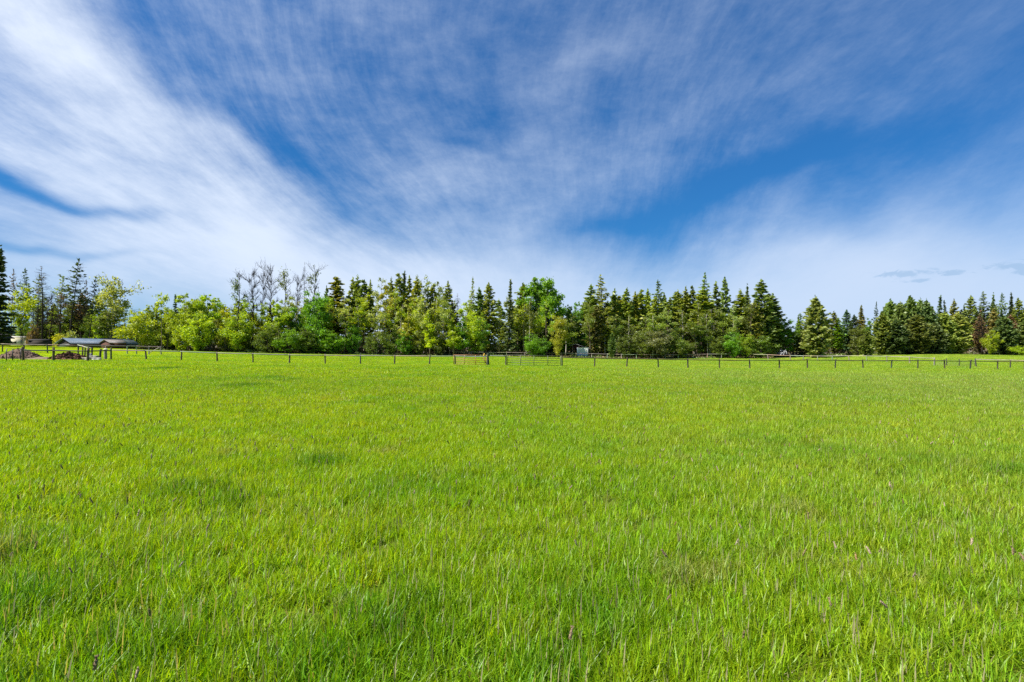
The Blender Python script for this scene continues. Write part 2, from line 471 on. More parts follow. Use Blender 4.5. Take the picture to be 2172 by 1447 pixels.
def grass_mat(name='grass_blade'):
    m, b, out = new_mat(name)
    c, p, sp = field_color(b)
    av = b.n('ShaderNodeAttribute', attribute_name='v').outputs['Fac']       # per blade
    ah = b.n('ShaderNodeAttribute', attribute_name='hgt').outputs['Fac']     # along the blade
    ti = b.n('ShaderNodeAttribute', attribute_name='tint', attribute_type='INSTANCER')
    st = b.n('ShaderNodeSeparateXYZ'); b.put(st.inputs[0], ti.outputs['Vector'])
    c = b.mix(st.outputs[0], c, (0.055, 0.185, 0.006, 1))
    k = b.m('MULTIPLY', b.mapr(av, 0, 0.9, 0.6, 1.3), b.mapr(st.outputs[1], 0, 1, 0.8, 1.2))
    cc = b.n('ShaderNodeCombineXYZ')
    b.put(cc.inputs[0], b.m('MULTIPLY', k, b.mapr(st.outputs[2], 0, 1, 0.8, 1.2))); b.put(cc.inputs[1], k); b.put(cc.inputs[2], k)
    c = b.mix(1.0, c, cc.outputs[0], 'MULTIPLY')
    nst = b.noise(b.mapping(p, (17, 3, 0)), 0.9, 5, 0.7, 0.4)
    c = b.mix(b.m('MULTIPLY', b.mapr(nst, 0.56, 0.68, 0, 0.6, True), b.mapr(av, 0.35, 0.5)), c, (0.33, 0.29, 0.11, 1))
    c = b.mix(b.mapr(ah, 0.35, 0.0, 0, 0.6), c, (0.10, 0.095, 0.03, 1))            # blades darker and browner toward the base
    c = b.mix(b.mapr(av, 0.955, 0.96, 0, 1), c, (0.34, 0.30, 0.17, 1))              # dead blades
    df = b.n('ShaderNodeBsdfDiffuse'); b.put(df.inputs[0], c)
    tr = b.n('ShaderNodeBsdfTranslucent'); b.put(tr.inputs[0], b.mix(1.0, c, (1.75, 1.6, 0.45, 1), 'MULTIPLY'))
    mx = b.n('ShaderNodeMixShader'); mx.inputs[0].default_value = 0.45
    b.put(mx.inputs[1], df.outputs[0]); b.put(mx.inputs[2], tr.outputs[0])
    gl = b.n('ShaderNodeBsdfGlossy'); gl.inputs['Roughness'].default_value = 0.42; b.put(gl.inputs[0], (1, 1, 1, 1))
    m2 = b.n('ShaderNodeMixShader'); m2.inputs[0].default_value = 0.016
    b.put(m2.inputs[1], mx.outputs[0]); b.put(m2.inputs[2], gl.outputs[0])
    b.put(out.inputs[0], m2.outputs[0])
    return m


def tuft_mesh(n, rad, h0, h1, w, seed, lean=0.5, mat=None, segs=3):
    rg = np.random.default_rng(seed)
    r = rad * np.sqrt(rg.uniform(0, 1, n)); t = rg.uniform(0, 2 * math.pi, n)
    base = np.stack([r * np.cos(t), r * np.sin(t), np.full(n, -0.02)], -1)
    h = rg.uniform(h0, h1, n) * np.where(rg.uniform(size=n) < .25, .55, 1)
    ld = rg.uniform(0, 2 * math.pi, n); la = np.abs(rg.normal(0, lean, n)) + .08
    face = ld + math.pi / 2 + rg.normal(0, .5, n)
    wv = np.stack([np.cos(face), np.sin(face), 0 * face], -1) * (w * rg.uniform(.6, 1.3, n))[:, None] / 2
    dirv = np.stack([np.cos(ld), np.sin(ld), 0 * ld], -1)
    v = rg.uniform(0, 1, n)
    Vs = []; H = []
    ss = np.linspace(0, 1, segs + 1)
    for s in ss:
        off = dirv * (h * la * s ** 2)[:, None]
        up = h * (s - 0.35 * np.clip(la, 0, 1.2) * s ** 2)
        c = base + off; c = c + np.stack([0 * up, 0 * up, up], -1)
        ww = wv * (1.0 if s < .01 else (1 - s ** 2.2))
        if s < 0.999: Vs.append(np.stack([c - ww, c + ww], 1))
        else: Vs.append(c[:, None])
        H.append(s)
    V = np.concatenate(Vs, 1); k = V.shape[1]
    hh = np.concatenate([[H[i]] * 2 for i in range(segs)] + [[1.0]])
    i0 = np.arange(n)[:, None] * k
    Q = np.concatenate([i0 + np.array([[2 * q, 2 * q + 1, 2 * q + 3, 2 * q + 2]]) for q in range(segs - 1)], 0)
    T = i0 + np.array([[2 * segs - 2, 2 * segs - 1, 2 * segs]])
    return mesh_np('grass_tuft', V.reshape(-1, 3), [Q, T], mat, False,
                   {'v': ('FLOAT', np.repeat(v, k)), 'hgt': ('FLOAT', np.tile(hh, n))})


def seed_head_mesh(seed, mats, length=0.046, rad=0.0045):
    rg = np.random.default_rng(seed)
    mb = MB()
    H = rg.uniform(.19, .29); ln = rg.uniform(-.05, .05, 2)
    P = [(0, 0, 0), (ln[0] * .3, ln[1] * .3, H * .5), (ln[0], ln[1], H)]
    mb.tube(P, [.0016, .0014, .001], 3, a=0.0)
    d = np.array([ln[0], ln[1], H * .6]); d /= np.linalg.norm(d)
    t = np.linspace(0, 1, 7)
    prof = np.array([.35, .9, 1.05, 1, .9, .65, .15])
    Pp = np.array(P[2]) + d * (t * length)[:, None]
    mb.tube(Pp, prof * rad, 6, a=1.0)
    n = 70
    tt = rg.uniform(0.02, .98, n); C = np.array(P[2]) + d * (tt * length)[:, None]
    o = rg.normal(size=(n, 3)); o -= (o @ d)[:, None] * d; o /= np.linalg.norm(o, axis=1, keepdims=True)
    C = C + o * rad * 1.0
    mb.leaves(C, 0.0035, rg, 2.4, axis=o * .6 + d, a=np.full(n, 1.0))
    return mb.mesh('seed_head', mats)


def instancer(name, P, pick, rot, scl, tint, protos, label):
    """one object whose geometry nodes put prototype tufts on its points"""
    col = bpy.data.collections.new(name + '_shapes')
    for me in protos:
        o = bpy.data.objects.new(me.name, me); col.objects.link(o)
    me = bpy.data.meshes.new(name)
    n = len(P)
    me.vertices.add(n); me.vertices.foreach_set('co', P.astype(np.float32).ravel())
    for k, dt, arr in (('pick', 'INT', pick), ('scl', 'FLOAT_VECTOR', scl), ('rot', 'FLOAT_VECTOR', rot), ('tint', 'FLOAT_VECTOR', tint)):
        a = me.attributes.new(k, dt, 'POINT')
        a.data.foreach_set('value' if dt == 'INT' else 'vector', arr.astype(np.int32 if dt == 'INT' else np.float32).ravel())
    o = link(name, me)
    g = bpy.data.node_groups.new(name, 'GeometryNodeTree')
    g.interface.new_socket('Geometry', in_out='INPUT', socket_type='NodeSocketGeometry')
    g.interface.new_socket('Geometry', in_out='OUTPUT', socket_type='NodeSocketGeometry')
    gi = g.nodes.new('NodeGroupInput'); go = g.nodes.new('NodeGroupOutput')
    ip = g.nodes.new('GeometryNodeInstanceOnPoints')
    ci = g.nodes.new('GeometryNodeCollectionInfo')
    ci.inputs['Collection'].default_value = col
    ci.inputs['Separate Children'].default_value = True; ci.inputs['Reset Children'].default_value = True
    ip.inputs['Pick Instance'].default_value = True

    def attr(nm, ty):
        x = g.nodes.new('GeometryNodeInputNamedAttribute'); x.data_type = ty; x.inputs['Name'].default_value = nm
        return x.outputs['Attribute']
    L = g.links.new
    L(gi.outputs[0], ip.inputs['Points']); L(ci.outputs[0], ip.inputs['Instance'])
    L(attr('pick', 'INT'), ip.inputs['Instance Index'])
    e2r = g.nodes.new('FunctionNodeEulerToRotation'); L(attr('rot', 'FLOAT_VECTOR'), e2r.inputs[0]); L(e2r.outputs[0], ip.inputs['Rotation'])
    L(attr('scl', 'FLOAT_VECTOR'), ip.inputs['Scale'])
    L(ip.outputs[0], go.inputs[0])
    md = o.modifiers.new('tufts', 'NODES'); md.node_group = g
    tag(o, label, kind='stuff')
    return o


def build_grass():
    gm = grass_mat()
    protos = []
    cls = [(22, .085, .08, .20, .0080, .5), (42, .17, .08, .20, .0095, .45), (64, .36, .10, .20, .013, .4), (90, .85, .10, .20, .032, .35)]
    for ci, (n, rad, h0, h1, w, le) in enumerate(cls):
        for k in range(4): protos.append(tuft_mesh(n, rad, h0, h1, w, 100 + ci * 10 + k, le, gm, 3 if ci < 2 else 2))
    # sample points in a wedge wider than the view
    bands = [(1.2, 5, 380), (5, 9, 170), (9, 16, 66), (16, 30, 17), (30, 50, 7.5), (50, 76, 4.0), (76, 110, 1.6), (110, 160, 0.9)]
    PX = []; PC = []
    for (y0, y1, dens) in bands:
        hw = .98 * y1 + 2.0
        n = int(dens * 2 * hw * (y1 - y0))
        x = rng.uniform(-hw, hw, n); y = rng.uniform(y0, y1, n)
        k = np.abs(x) < .95 * y + 2.0
        x, y = x[k], y[k]
        PX.append(np.stack([x, y], -1))
    P = np.vstack(PX); x, y = P[:, 0], P[:, 1]
    u = x / y * F + 1086
    # keep off: dirt piles area, wood floor
    keep = np.ones(len(x), bool)
    keep &= ~((y > 158) & (u > 300))
    keep &= ~((u < 240) & (y > 63.5) & (y < 86) & (np.random.default_rng(3).uniform(size=len(x)) < .8))
    keep &= ~((u < 330) & (y > 88) & (np.random.default_rng(4).uniform(size=len(x)) < .7))
    gapn = np.sin(x * 3.1 + np.sin(y * 2.3) * 2) * np.sin(y * 3.7 + np.sin(x * 1.9) * 2.2) + .5 * np.sin(x * 9.1 + y * 4.2) * np.sin(y * 8.3 - x * 3.3)
    keep &= ~((gapn > .75) & (y < 16) & (rng.uniform(size=len(x)) < .8))
    x, y = x[keep], y[keep]; n = len(x)
    jit = np.exp(rng.normal(0, .18, n)); yj = y * jit
    ci = np.select([yj < 7, yj < 19, yj < 48], [0, 1, 2], 3)
    pick = ci * 4 + rng.integers(0, 4, n)
    L = lush_at(x, y)
    # clumpy height variation
    def vn(s, ph):
        return (np.sin(x * s + ph) * np.cos(y * s * 1.1 + ph * 2) + np.sin(x * s * 2.3 + y * s * 1.7 + ph) * .6 + np.sin(y * s * 3.1 - x * s * 2.1) * .4) / 2
    hs = 0.92 + .16 * vn(1.3, .7) + .10 * vn(4.0, 2.) + .55 * L
    hs *= rng.uniform(.8, 1.2, n) * np.where(y > 60, .8, 1)
    mown = (x / y * F + 1086 < 400) & (y > 92)
    hs = np.where(mown, hs * .4, hs)
    scl = np.stack([rng.uniform(.85, 1.15, n)] * 2 + [hs], -1)
    rot = np.stack([rng.normal(0, .05, n), rng.normal(0, .05, n), rng.uniform(0, 2 * math.pi, n)], -1)
    tint = np.stack([np.clip(L * rng.uniform(.35, 1.2, n), 0, 1), rng.uniform(0, 1, n), rng.uniform(0, 1, n)], -1)
    P3 = np.stack([x, y, gz(x, y)], -1)
    instancer('grass', P3, pick, rot, scl, tint, protos, 'bright yellow-green meadow grass with lush darker tufts')
    print('grass tufts', n)
    # seed heads
    m, b, out = new_mat('seed_head')
    ti = b.n('ShaderNodeAttribute', attribute_name='tint', attribute_type='INSTANCER').outputs['Vector']
    av = b.n('ShaderNodeAttribute', attribute_name='v').outputs['Fac']
    c = b.mix(av, (0.10, 0.17, 0.03, 1), ti)
    df = b.n('ShaderNodeBsdfDiffuse'); b.put(df.inputs[0], c); b.put(out.inputs[0], df.outputs[0])
    sh = [seed_head_mesh(200 + k, m) for k in range(6)]
    bands = [(1.5, 6, 5.0), (6, 14, 6.0), (14, 30, 4.0), (30, 60, 1.2)]
    PX = []
    for (y0, y1, dens) in bands:
        hw = .98 * y1 + 2.0; nn = int(dens * 2 * hw * (y1 - y0))
        xx = rng.uniform(-hw, hw, nn); yy = rng.uniform(y0, y1, nn)
        k = (np.abs(xx) < .95 * yy + 2)
        k &= rng.uniform(size=nn) < np.clip(1.0 - (xx + 2) / 22, .35, 1)
        k &= (np.sin(xx * .8 + np.sin(yy * .5) * 2) * np.sin(yy * .9 + 1.3) + rng.normal(0, .5, nn)) > -.1
        PX.append(np.stack([xx, yy], -1)[k])
    P = np.vstack(PX); n = len(P); x, y = P[:, 0], P[:, 1]
    pal = np.array([(.34, .26, .18), (.22, .18, .08), (.13, .13, .045), (.30, .19, .09), (.33, .29, .20), (.25, .18, .11)])
    tint = pal[rng.choice(6, n, p=[.30, .20, .20, .04, .03, .23])]
    s = rng.uniform(.8, 1.25, n)
    far = np.clip(y / 30, 1, 1.3)
    scl = np.stack([s * far, s * far, s], -1)
    rot = np.stack([rng.normal(0, .26, n), rng.normal(0, .26, n), rng.uniform(0, 6.28, n)], -1)
    instancer('grass_seed_heads', np.stack([x, y, gz(x, y)], -1), rng.integers(0, 6, n), rot, scl, tint, sh,
              'pinkish brown and dark seed spikes standing above the meadow grass')


build_grass()

# ------------------------------------------------------------------ tree shapes (unit trees about 20 m high)
def bend(P, k, rg):
    P = np.asarray(P, float); t = np.linspace(0, 1, len(P))[:, None]
    return P + rg.normal(0, k, 3) * t ** 1.5


def conifer(seed, H=20.0, rad=3.0, start=0.12, step=0.62, per=7, prof='cone', droop=0.25, size=0.42, dens=1.0, bare=0.0, lean=0.0, gap=0.0, twig=False, trunk_r=0.22):
    rg = np.random.default_rng(seed)
    tb, cb = MB(), MB()
    nz = 9; zt = np.linspace(0, 1, nz)
    ph = rg.uniform(0, 6); irr = .32 if prof in ('pine', 'column') else .14
    tx = lean * zt * H + .12 * np.sin(zt * 5 + ph); ty = .12 * np.cos(zt * 4 + ph)
    TP = np.stack([tx, ty, zt * H], -1); TP[0, 2] = -.3
    tb.tube(TP, trunk_r * (1 - zt * .93), 7)
    z = start * H
    while z < H * .985:
        t = (z - start * H) / (H * (1 - start))
        if prof == 'cone': L = rad * (1 - t) ** .85
        elif prof == 'pine': L = rad * min(1, .45 + t * 2.2) * (1 - t ** 2.2) ** .8
        elif prof == 'column': L = rad * (1 - t ** 2.6) ** .9 * (.55 + .45 * min(1, t * 4))
        else: L = rad * (1 - t) ** .6 * (.35 + .65 * min(1, t * 3))
        L = max(L, .25)
        npb = max(3, int(per * (.6 + .4 * (1 - t))))
        a0 = rg.uniform(0, 6.28)
        cx = np.interp(z / H, zt, tx); cy = np.interp(z / H, zt, ty)
        for q in range(npb):
            if rg.uniform() < gap: continue
            a = a0 + q * 6.283 / npb + rg.normal(0, .25); l = L * rg.uniform(.55, 1.15) * (1 + irr * math.sin(2.1 * a + z * 1.3 + ph) )
            dr = droop * (1 - t * 1.4) * l
            up = .12 * l * (1 if t > .5 else .4)
            z0 = z + rg.normal(0, .14)
            s = np.linspace(0, 1, 4)
            B = np.stack([cx + np.cos(a) * l * s, cy + np.sin(a) * l * s, z0 + up * s - dr * (s ** 1.3) + .12 * l * s ** 3], -1)
            if l > .7 or twig: tb.tube(B, np.linspace(.055 if l > 1.5 else .03, .012, 4) * (1.3 if twig else 1), 3, cap=False)
            isb = rg.uniform() < bare or (bare > 0 and t < bare * .5)
            if isb:
                if twig:
                    for _ in range(5):
                        s0 = rg.uniform(.3, 1); c = np.array([np.interp(s0, s, B[:, i]) for i in range(3)])
                        e = c + rg.normal(0, .35, 3) + np.array([np.cos(a), np.sin(a), -.2]) * .4
                        tb.tube([c, e], [.018, .008], 3, cap=False)
                continue
            nl = max(3, int(l * 7.5 * dens))
            s0 = rg.uniform(.15, 1.03, nl) ** .8
            C = np.stack([np.interp(s0, s, B[:, i]) for i in range(3)], -1)
            side = np.array([-np.sin(a), np.cos(a), 0]) * (rg.normal(0, .20, nl) * l * (1.15 - s0) + rg.normal(0, .08, nl))[:, None]
            C = C + side + np.stack([0 * s0, 0 * s0, rg.normal(-.04, .10, nl)], -1)
            ax = np.array([np.cos(a), np.sin(a), -droop * .5])
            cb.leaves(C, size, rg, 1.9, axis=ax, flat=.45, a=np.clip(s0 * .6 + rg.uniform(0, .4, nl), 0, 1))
        z += step * rg.uniform(.75, 1.25) * (.65 + .35 * (1 - t))
    cb.leaves(TP[-1] + rg.normal(0, .08, (10, 3)) * np.array([1, 1, 3]), size * .7, rg, 2.2, axis=np.array([0, 0, 1.]))
    return tb.mesh('trunk', M_BARK), cb.mesh('crown', M_NEEDLE)


def broadleaf(seed, H=12.0, rad=3.0, start=0.25, stems=1, leaves=3200, size=0.30, lump=0.55, open_=0.0, sparse=1.0, shape='oval', levels=2, trunk_r=.14, twigs=0, gone=0.0):
    rg = np.random.default_rng(seed)
    tb, cb = MB(), MB()
    tips = []; lob = rg.uniform(0, 6)
    for sidx in range(stems):
        a = rg.uniform(0, 6.28); sp_ = (0 if stems == 1 else rg.uniform(.1, .5) * rad * .5)
        top = np.array([np.cos(a) * sp_ * 1.6, np.sin(a) * sp_ * 1.6, H * rg.uniform(.85, 1.0) if stems > 1 else H * .96])
        n = 7; s = np.linspace(0, 1, n)[:, None]
        b0 = np.array([np.cos(a) * sp_ * .3, np.sin(a) * sp_ * .3, -.2])
        wob = np.stack([np.sin(s[:, 0] * 4 + a), np.cos(s[:, 0] * 5 + a), 0 * s[:, 0]], -1) * .02 * H
        TP = b0 + (top - b0) * s + wob * s
        rr = trunk_r / math.sqrt(stems)
        tb.tube(TP, rr * (1 - s[:, 0] * .88), 6)
        nb = int((26 if stems == 1 else 15))
        for k in range(nb):
            t = start + (1 - start) * (k + rg.uniform()) / nb; t = min(t, .99)
            c = np.array([np.interp(t, s[:, 0], TP[:, i]) for i in range(3)])
            tt = (t - start) / (1 - start)
            if shape == 'oval': pr = math.sin(math.pi * (.12 + .80 * tt)) ** .75
            elif shape == 'cone': pr = (1 - tt) ** .8 * .95 + .08
            elif shape == 'vase': pr = .35 + .65 * tt if tt < .75 else (1 - (tt - .75) * 1.8)
            else: pr = .8
            aa = rg.uniform(0, 6.28)
            l = rad * pr * rg.uniform(.5, 1.2) * (1 if stems == 1 else .75) * (1 + .35 * math.sin(2 * aa + tt * 5 + lob))
            el = rg.uniform(.25, .8) if shape != 'vase' else rg.uniform(.6, 1.1)
            e = c + l * np.array([np.cos(aa) * math.cos(el), np.sin(aa) * math.cos(el), math.sin(el) * .9])
            mid = (c + e) / 2 + rg.normal(0, .06 * l, 3)
            tb.tube([c, mid, e], [rr * .35 * (1.15 - t), rr * .22 * (1.15 - t) + .006, .008], 3, cap=False)
            tips.append((e, l * lump)); tips.append((mid * .4 + e * .6, l * lump * .9))
            if tt < .9 and rg.uniform() < .6: tips.append((mid, l * lump * .7))
            for _ in range(twigs):
                st_ = mid + (e - mid) * rg.uniform(-.6, 1)
                f = st_ + (e - c) * rg.uniform(.15, .4) + rg.normal(0, .16 * l, 3) + np.array([0, 0, .12 * l])
                g2 = f + rg.normal(0, .12 * l, 3) + np.array([0, 0, .12 * l])
                tb.tube([st_, f, g2], [.036, .026, .014], 3, cap=False)
                if rg.uniform() < .6:
                    g3 = f + rg.normal(0, .14 * l, 3) + np.array([0, 0, .10 * l]); tb.tube([f, g3], [.022, .012], 3, cap=False)
    if leaves:
        nt_ = len(tips); w = np.array([max(r, .25) ** 1.7 for _, r in tips]) * rg.uniform(.3, 1.5, nt_)
        w *= (rg.uniform(size=nt_) > gone)
        w /= w.sum(); cnt = rg.multinomial(leaves, w)
        C = []; A = []
        for (e, r), k in zip(tips, cnt):
            if not k: continue
            o = rg.normal(0, 1, (k, 3)); o /= np.linalg.norm(o, axis=1, keepdims=True)
            rr_ = np.abs(rg.normal(.65, .35, k))[:, None] * max(r, .3)
            C.append(e + o * rr_ * np.array([1, 1, .75])); A.append(np.clip(rg.normal(rg.uniform(.25, .75), .18, k), 0, 1))
        C = np.vstack(C); C[:, 2] = np.maximum(C[:, 2], .3)
        cb.leaves(C, size, rg, 1.35, a=np.concatenate(A))
    return tb.mesh('trunk', M_BARK), (cb.mesh('crown', M_LEAF) if leaves else None)


def shrub(seed, H=3.0, rad=2.2, leaves=1500, size=.24):
    rg = np.random.default_rng(seed)
    tb, cb = MB(), MB(); tips = []
    for k in range(16):
        a = rg.uniform(0, 6.28); q = rg.uniform(0, 1)
        e = np.array([np.cos(a) * rad * .8 * q, np.sin(a) * rad * .8 * q, H * (1 - .5 * q * q) * rg.uniform(.6, .95)])
        tb.tube([(0.2 * np.cos(a), .2 * np.sin(a), -.1), e * .5 + np.array([0, 0, .1]), e], [.04, .025, .01], 3, cap=False)
        tips.append(e); tips.append(e * np.array([.9, .9, .55]))
    C = []; A = []
    for e in tips:
        k = leaves // len(tips)
        C.append(e + rg.normal(0, .26 * rad, (k, 3)) * np.array([1, 1, .65])); A.append(np.clip(rg.normal(rg.uniform(.2, .8), .2, k), 0, 1))
    C = np.vstack(C); C[:, 2] = np.maximum(C[:, 2], .1)
    cb.leaves(C, size, rg, 1.4, a=np.concatenate(A))
    return tb.mesh('stem', M_BARK), cb.mesh('crown', M_LEAF)


# prototypes: name -> (list of (trunk, crown), native height, native radius, crown name)
PR = {}
def proto(key, fn, H, rad, seeds, **kw): PR[key] = ([fn(s, H=H, rad=rad, **kw) for s in seeds], H, rad)
proto('spruce', conifer, 20, 3.3, (1, 2, 3), start=.06, per=8, droop=.3, dens=1.5, size=.40)
proto('thin_spruce', conifer, 20, 1.9, (4, 5), start=.10, per=8, droop=.35, dens=1.3, size=.36)
proto('fir', conifer, 20, 3.6, (6, 7, 8), start=.10, per=7, prof='fir', droop=.10, dens=1.6, size=.42)
proto('pine', conifer, 20, 2.3, (9, 10, 11, 12), start=.30, per=8, prof='pine', droop=-.10, dens=1.7, size=.42, gap=.08)
proto('tall_pine', conifer, 20, 2.0, (13, 14, 15), start=.24, per=8, prof='column', droop=-.05, dens=1.6, size=.42, gap=.12, bare=.08)
proto('sparse_pine', conifer, 20, 3.2, (16, 17), start=.40, per=6, prof='pine', droop=-.02, dens=.75, size=.34, gap=.2, bare=.3, twig=True)
proto('snag', conifer, 20, 2.6, (18, 19), start=.22, per=6, prof='fir', droop=.12, dens=.3, size=.26, gap=.15, bare=.92, twig=True)
proto('larch', conifer, 20, 2.7, (20, 21), start=.2, per=7, prof='fir', droop=-.12, dens=.9, size=.34, gap=.12)
proto('broad_spruce', conifer, 12, 4.6, (22, 23, 24), start=.03, per=11, step=.42, droop=.16, dens=1.25, size=.40, prof='fir')
proto('aspen', broadleaf, 12, 2.7, (30, 31, 32, 33), start=.16, stems=3, leaves=7600, size=.19, shape='oval', lump=.36, gone=.08, twigs=1)
proto('bushy', broadleaf, 9, 3.2, (34, 35, 36), start=.06, stems=6, leaves=7600, size=.19, shape='oval', lump=.36, gone=.15, twigs=1)
proto('slim_aspen', broadleaf, 12, 1.8, (37, 38), start=.2, leaves=2600, size=.26, shape='cone', lump=.6)
proto('birch', broadleaf, 20, 2.5, (40, 41, 42), start=.30, leaves=2600, size=.26, shape='oval', lump=.45, twigs=2, trunk_r=.16)
proto('open_tree', broadleaf, 16, 4.2, (43, 44), start=.25, stems=3, leaves=3400, size=.30, shape='oval', lump=.42, twigs=2, gone=.3)
proto('cottonwood', broadleaf, 22, 5.2, (45, 46), start=.34, stems=4, leaves=9500, size=.36, shape='oval', lump=.40, trunk_r=.4)
proto('bare_tree', broadleaf, 20, 3.4, (47, 48, 49), start=.40, leaves=0, shape='vase', twigs=14, trunk_r=.26)
proto('half_bare', broadleaf, 20, 3.2, (50, 51), start=.38, leaves=520, size=.26, shape='vase', twigs=8, gone=.45, trunk_r=.28)
proto('shrub', shrub, 3, 2.3, (60, 61, 62))
proto('tip_tree', broadleaf, 14, 1.6, (63,), start=.62, leaves=620, size=.28, shape='oval', lump=.6, trunk_r=.10, gone=.25)

# leaf colours
G = dict(moss=(.200, .265, .035), dark=(.050, .080, .024), spruce=(.085, .130, .036), olive=(.215, .270, .036), olive2=(.175, .230, .038), fir=(.140, .200, .042), blue=(.080, .145, .070),
         larch=(.135, .215, .045), bright=(.300, .410, .014), lime=(.350, .430, .014), yellow=(.370, .400, .030), pale=(.290, .355, .090),
         green=(.160, .320, .016), mid=(.145, .200, .026), bronze=(.180, .195, .045), brown=(.150, .115, .060), rust=(.200, .130, .075), grey=(.190, .205, .100))
BK = dict(dark=(.030, .024, .020), brown=(.060, .044, .032), grey=(.034, .028, .023), white=(.42, .38, .32), tan=(.17, .135, .10))
NICE = dict(spruce='spruce', thin_spruce='spruce', fir='fir_tree', pine='pine_tree', tall_pine='pine_tree', sparse_pine='pine_tree', snag='dead_conifer', larch='larch_tree',
            broad_spruce='spruce', aspen='aspen_tree', bushy='bushy_tree', slim_aspen='aspen_tree', birch='birch_tree', open_tree='leafy_tree', cottonwood='cottonwood_tree',
            bare_tree='bare_tree', half_bare='bare_tree', shrub='shrub', tip_tree='slender_tree')
used = {}


def tree(kind, px, ytop, Y, wpx, color, label, group=None, bark=None, lean=0.0, var=None):
    vs, H0, r0 = PR[kind]
    k = used.get(kind, 0); used[kind] = k + 1
    tm, cm = vs[(k if var is None else var) % len(vs)]
    top = at(px, ytop, Y); g0 = gz(top.x, Y)
    H = max(top.z - g0, 1.0)
    sz = H / H0
    wpx = wpx * {'tall_pine': 1.4, 'pine': 1.2, 'fir': 1.12, 'thin_spruce': 1.15, 'larch': 1.15}.get(kind, 1.0)
    sxy = (wpx / 2 / F * Y) / r0 if wpx else sz
    o = empty(NICE[kind], (top.x - lean * H, Y, g0 - .05), random.uniform(0, 6.28) if not lean else 0)
    o.scale = (sxy, sxy, sz)
    if lean: o.rotation_euler = (0, math.atan(lean), 0)
    elif kind not in ('broad_spruce', 'bushy', 'shrub'): o.rotation_euler = (random.gauss(0, .018), random.gauss(0, .022), random.uniform(0, 6.28))
    bk = BK[bark] if bark else (BK['tan'] if kind in ('birch', 'aspen', 'slim_aspen', 'tip_tree', 'cottonwood') else BK['brown'] if kind in ('pine', 'tall_pine', 'larch') else BK['dark'])
    link(tm.name.split('.')[0], tm, o, bk)
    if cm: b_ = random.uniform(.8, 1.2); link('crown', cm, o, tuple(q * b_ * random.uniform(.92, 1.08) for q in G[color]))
    tag(o, label, 'shrub' if kind == 'shrub' else 'tree', group)
    return o


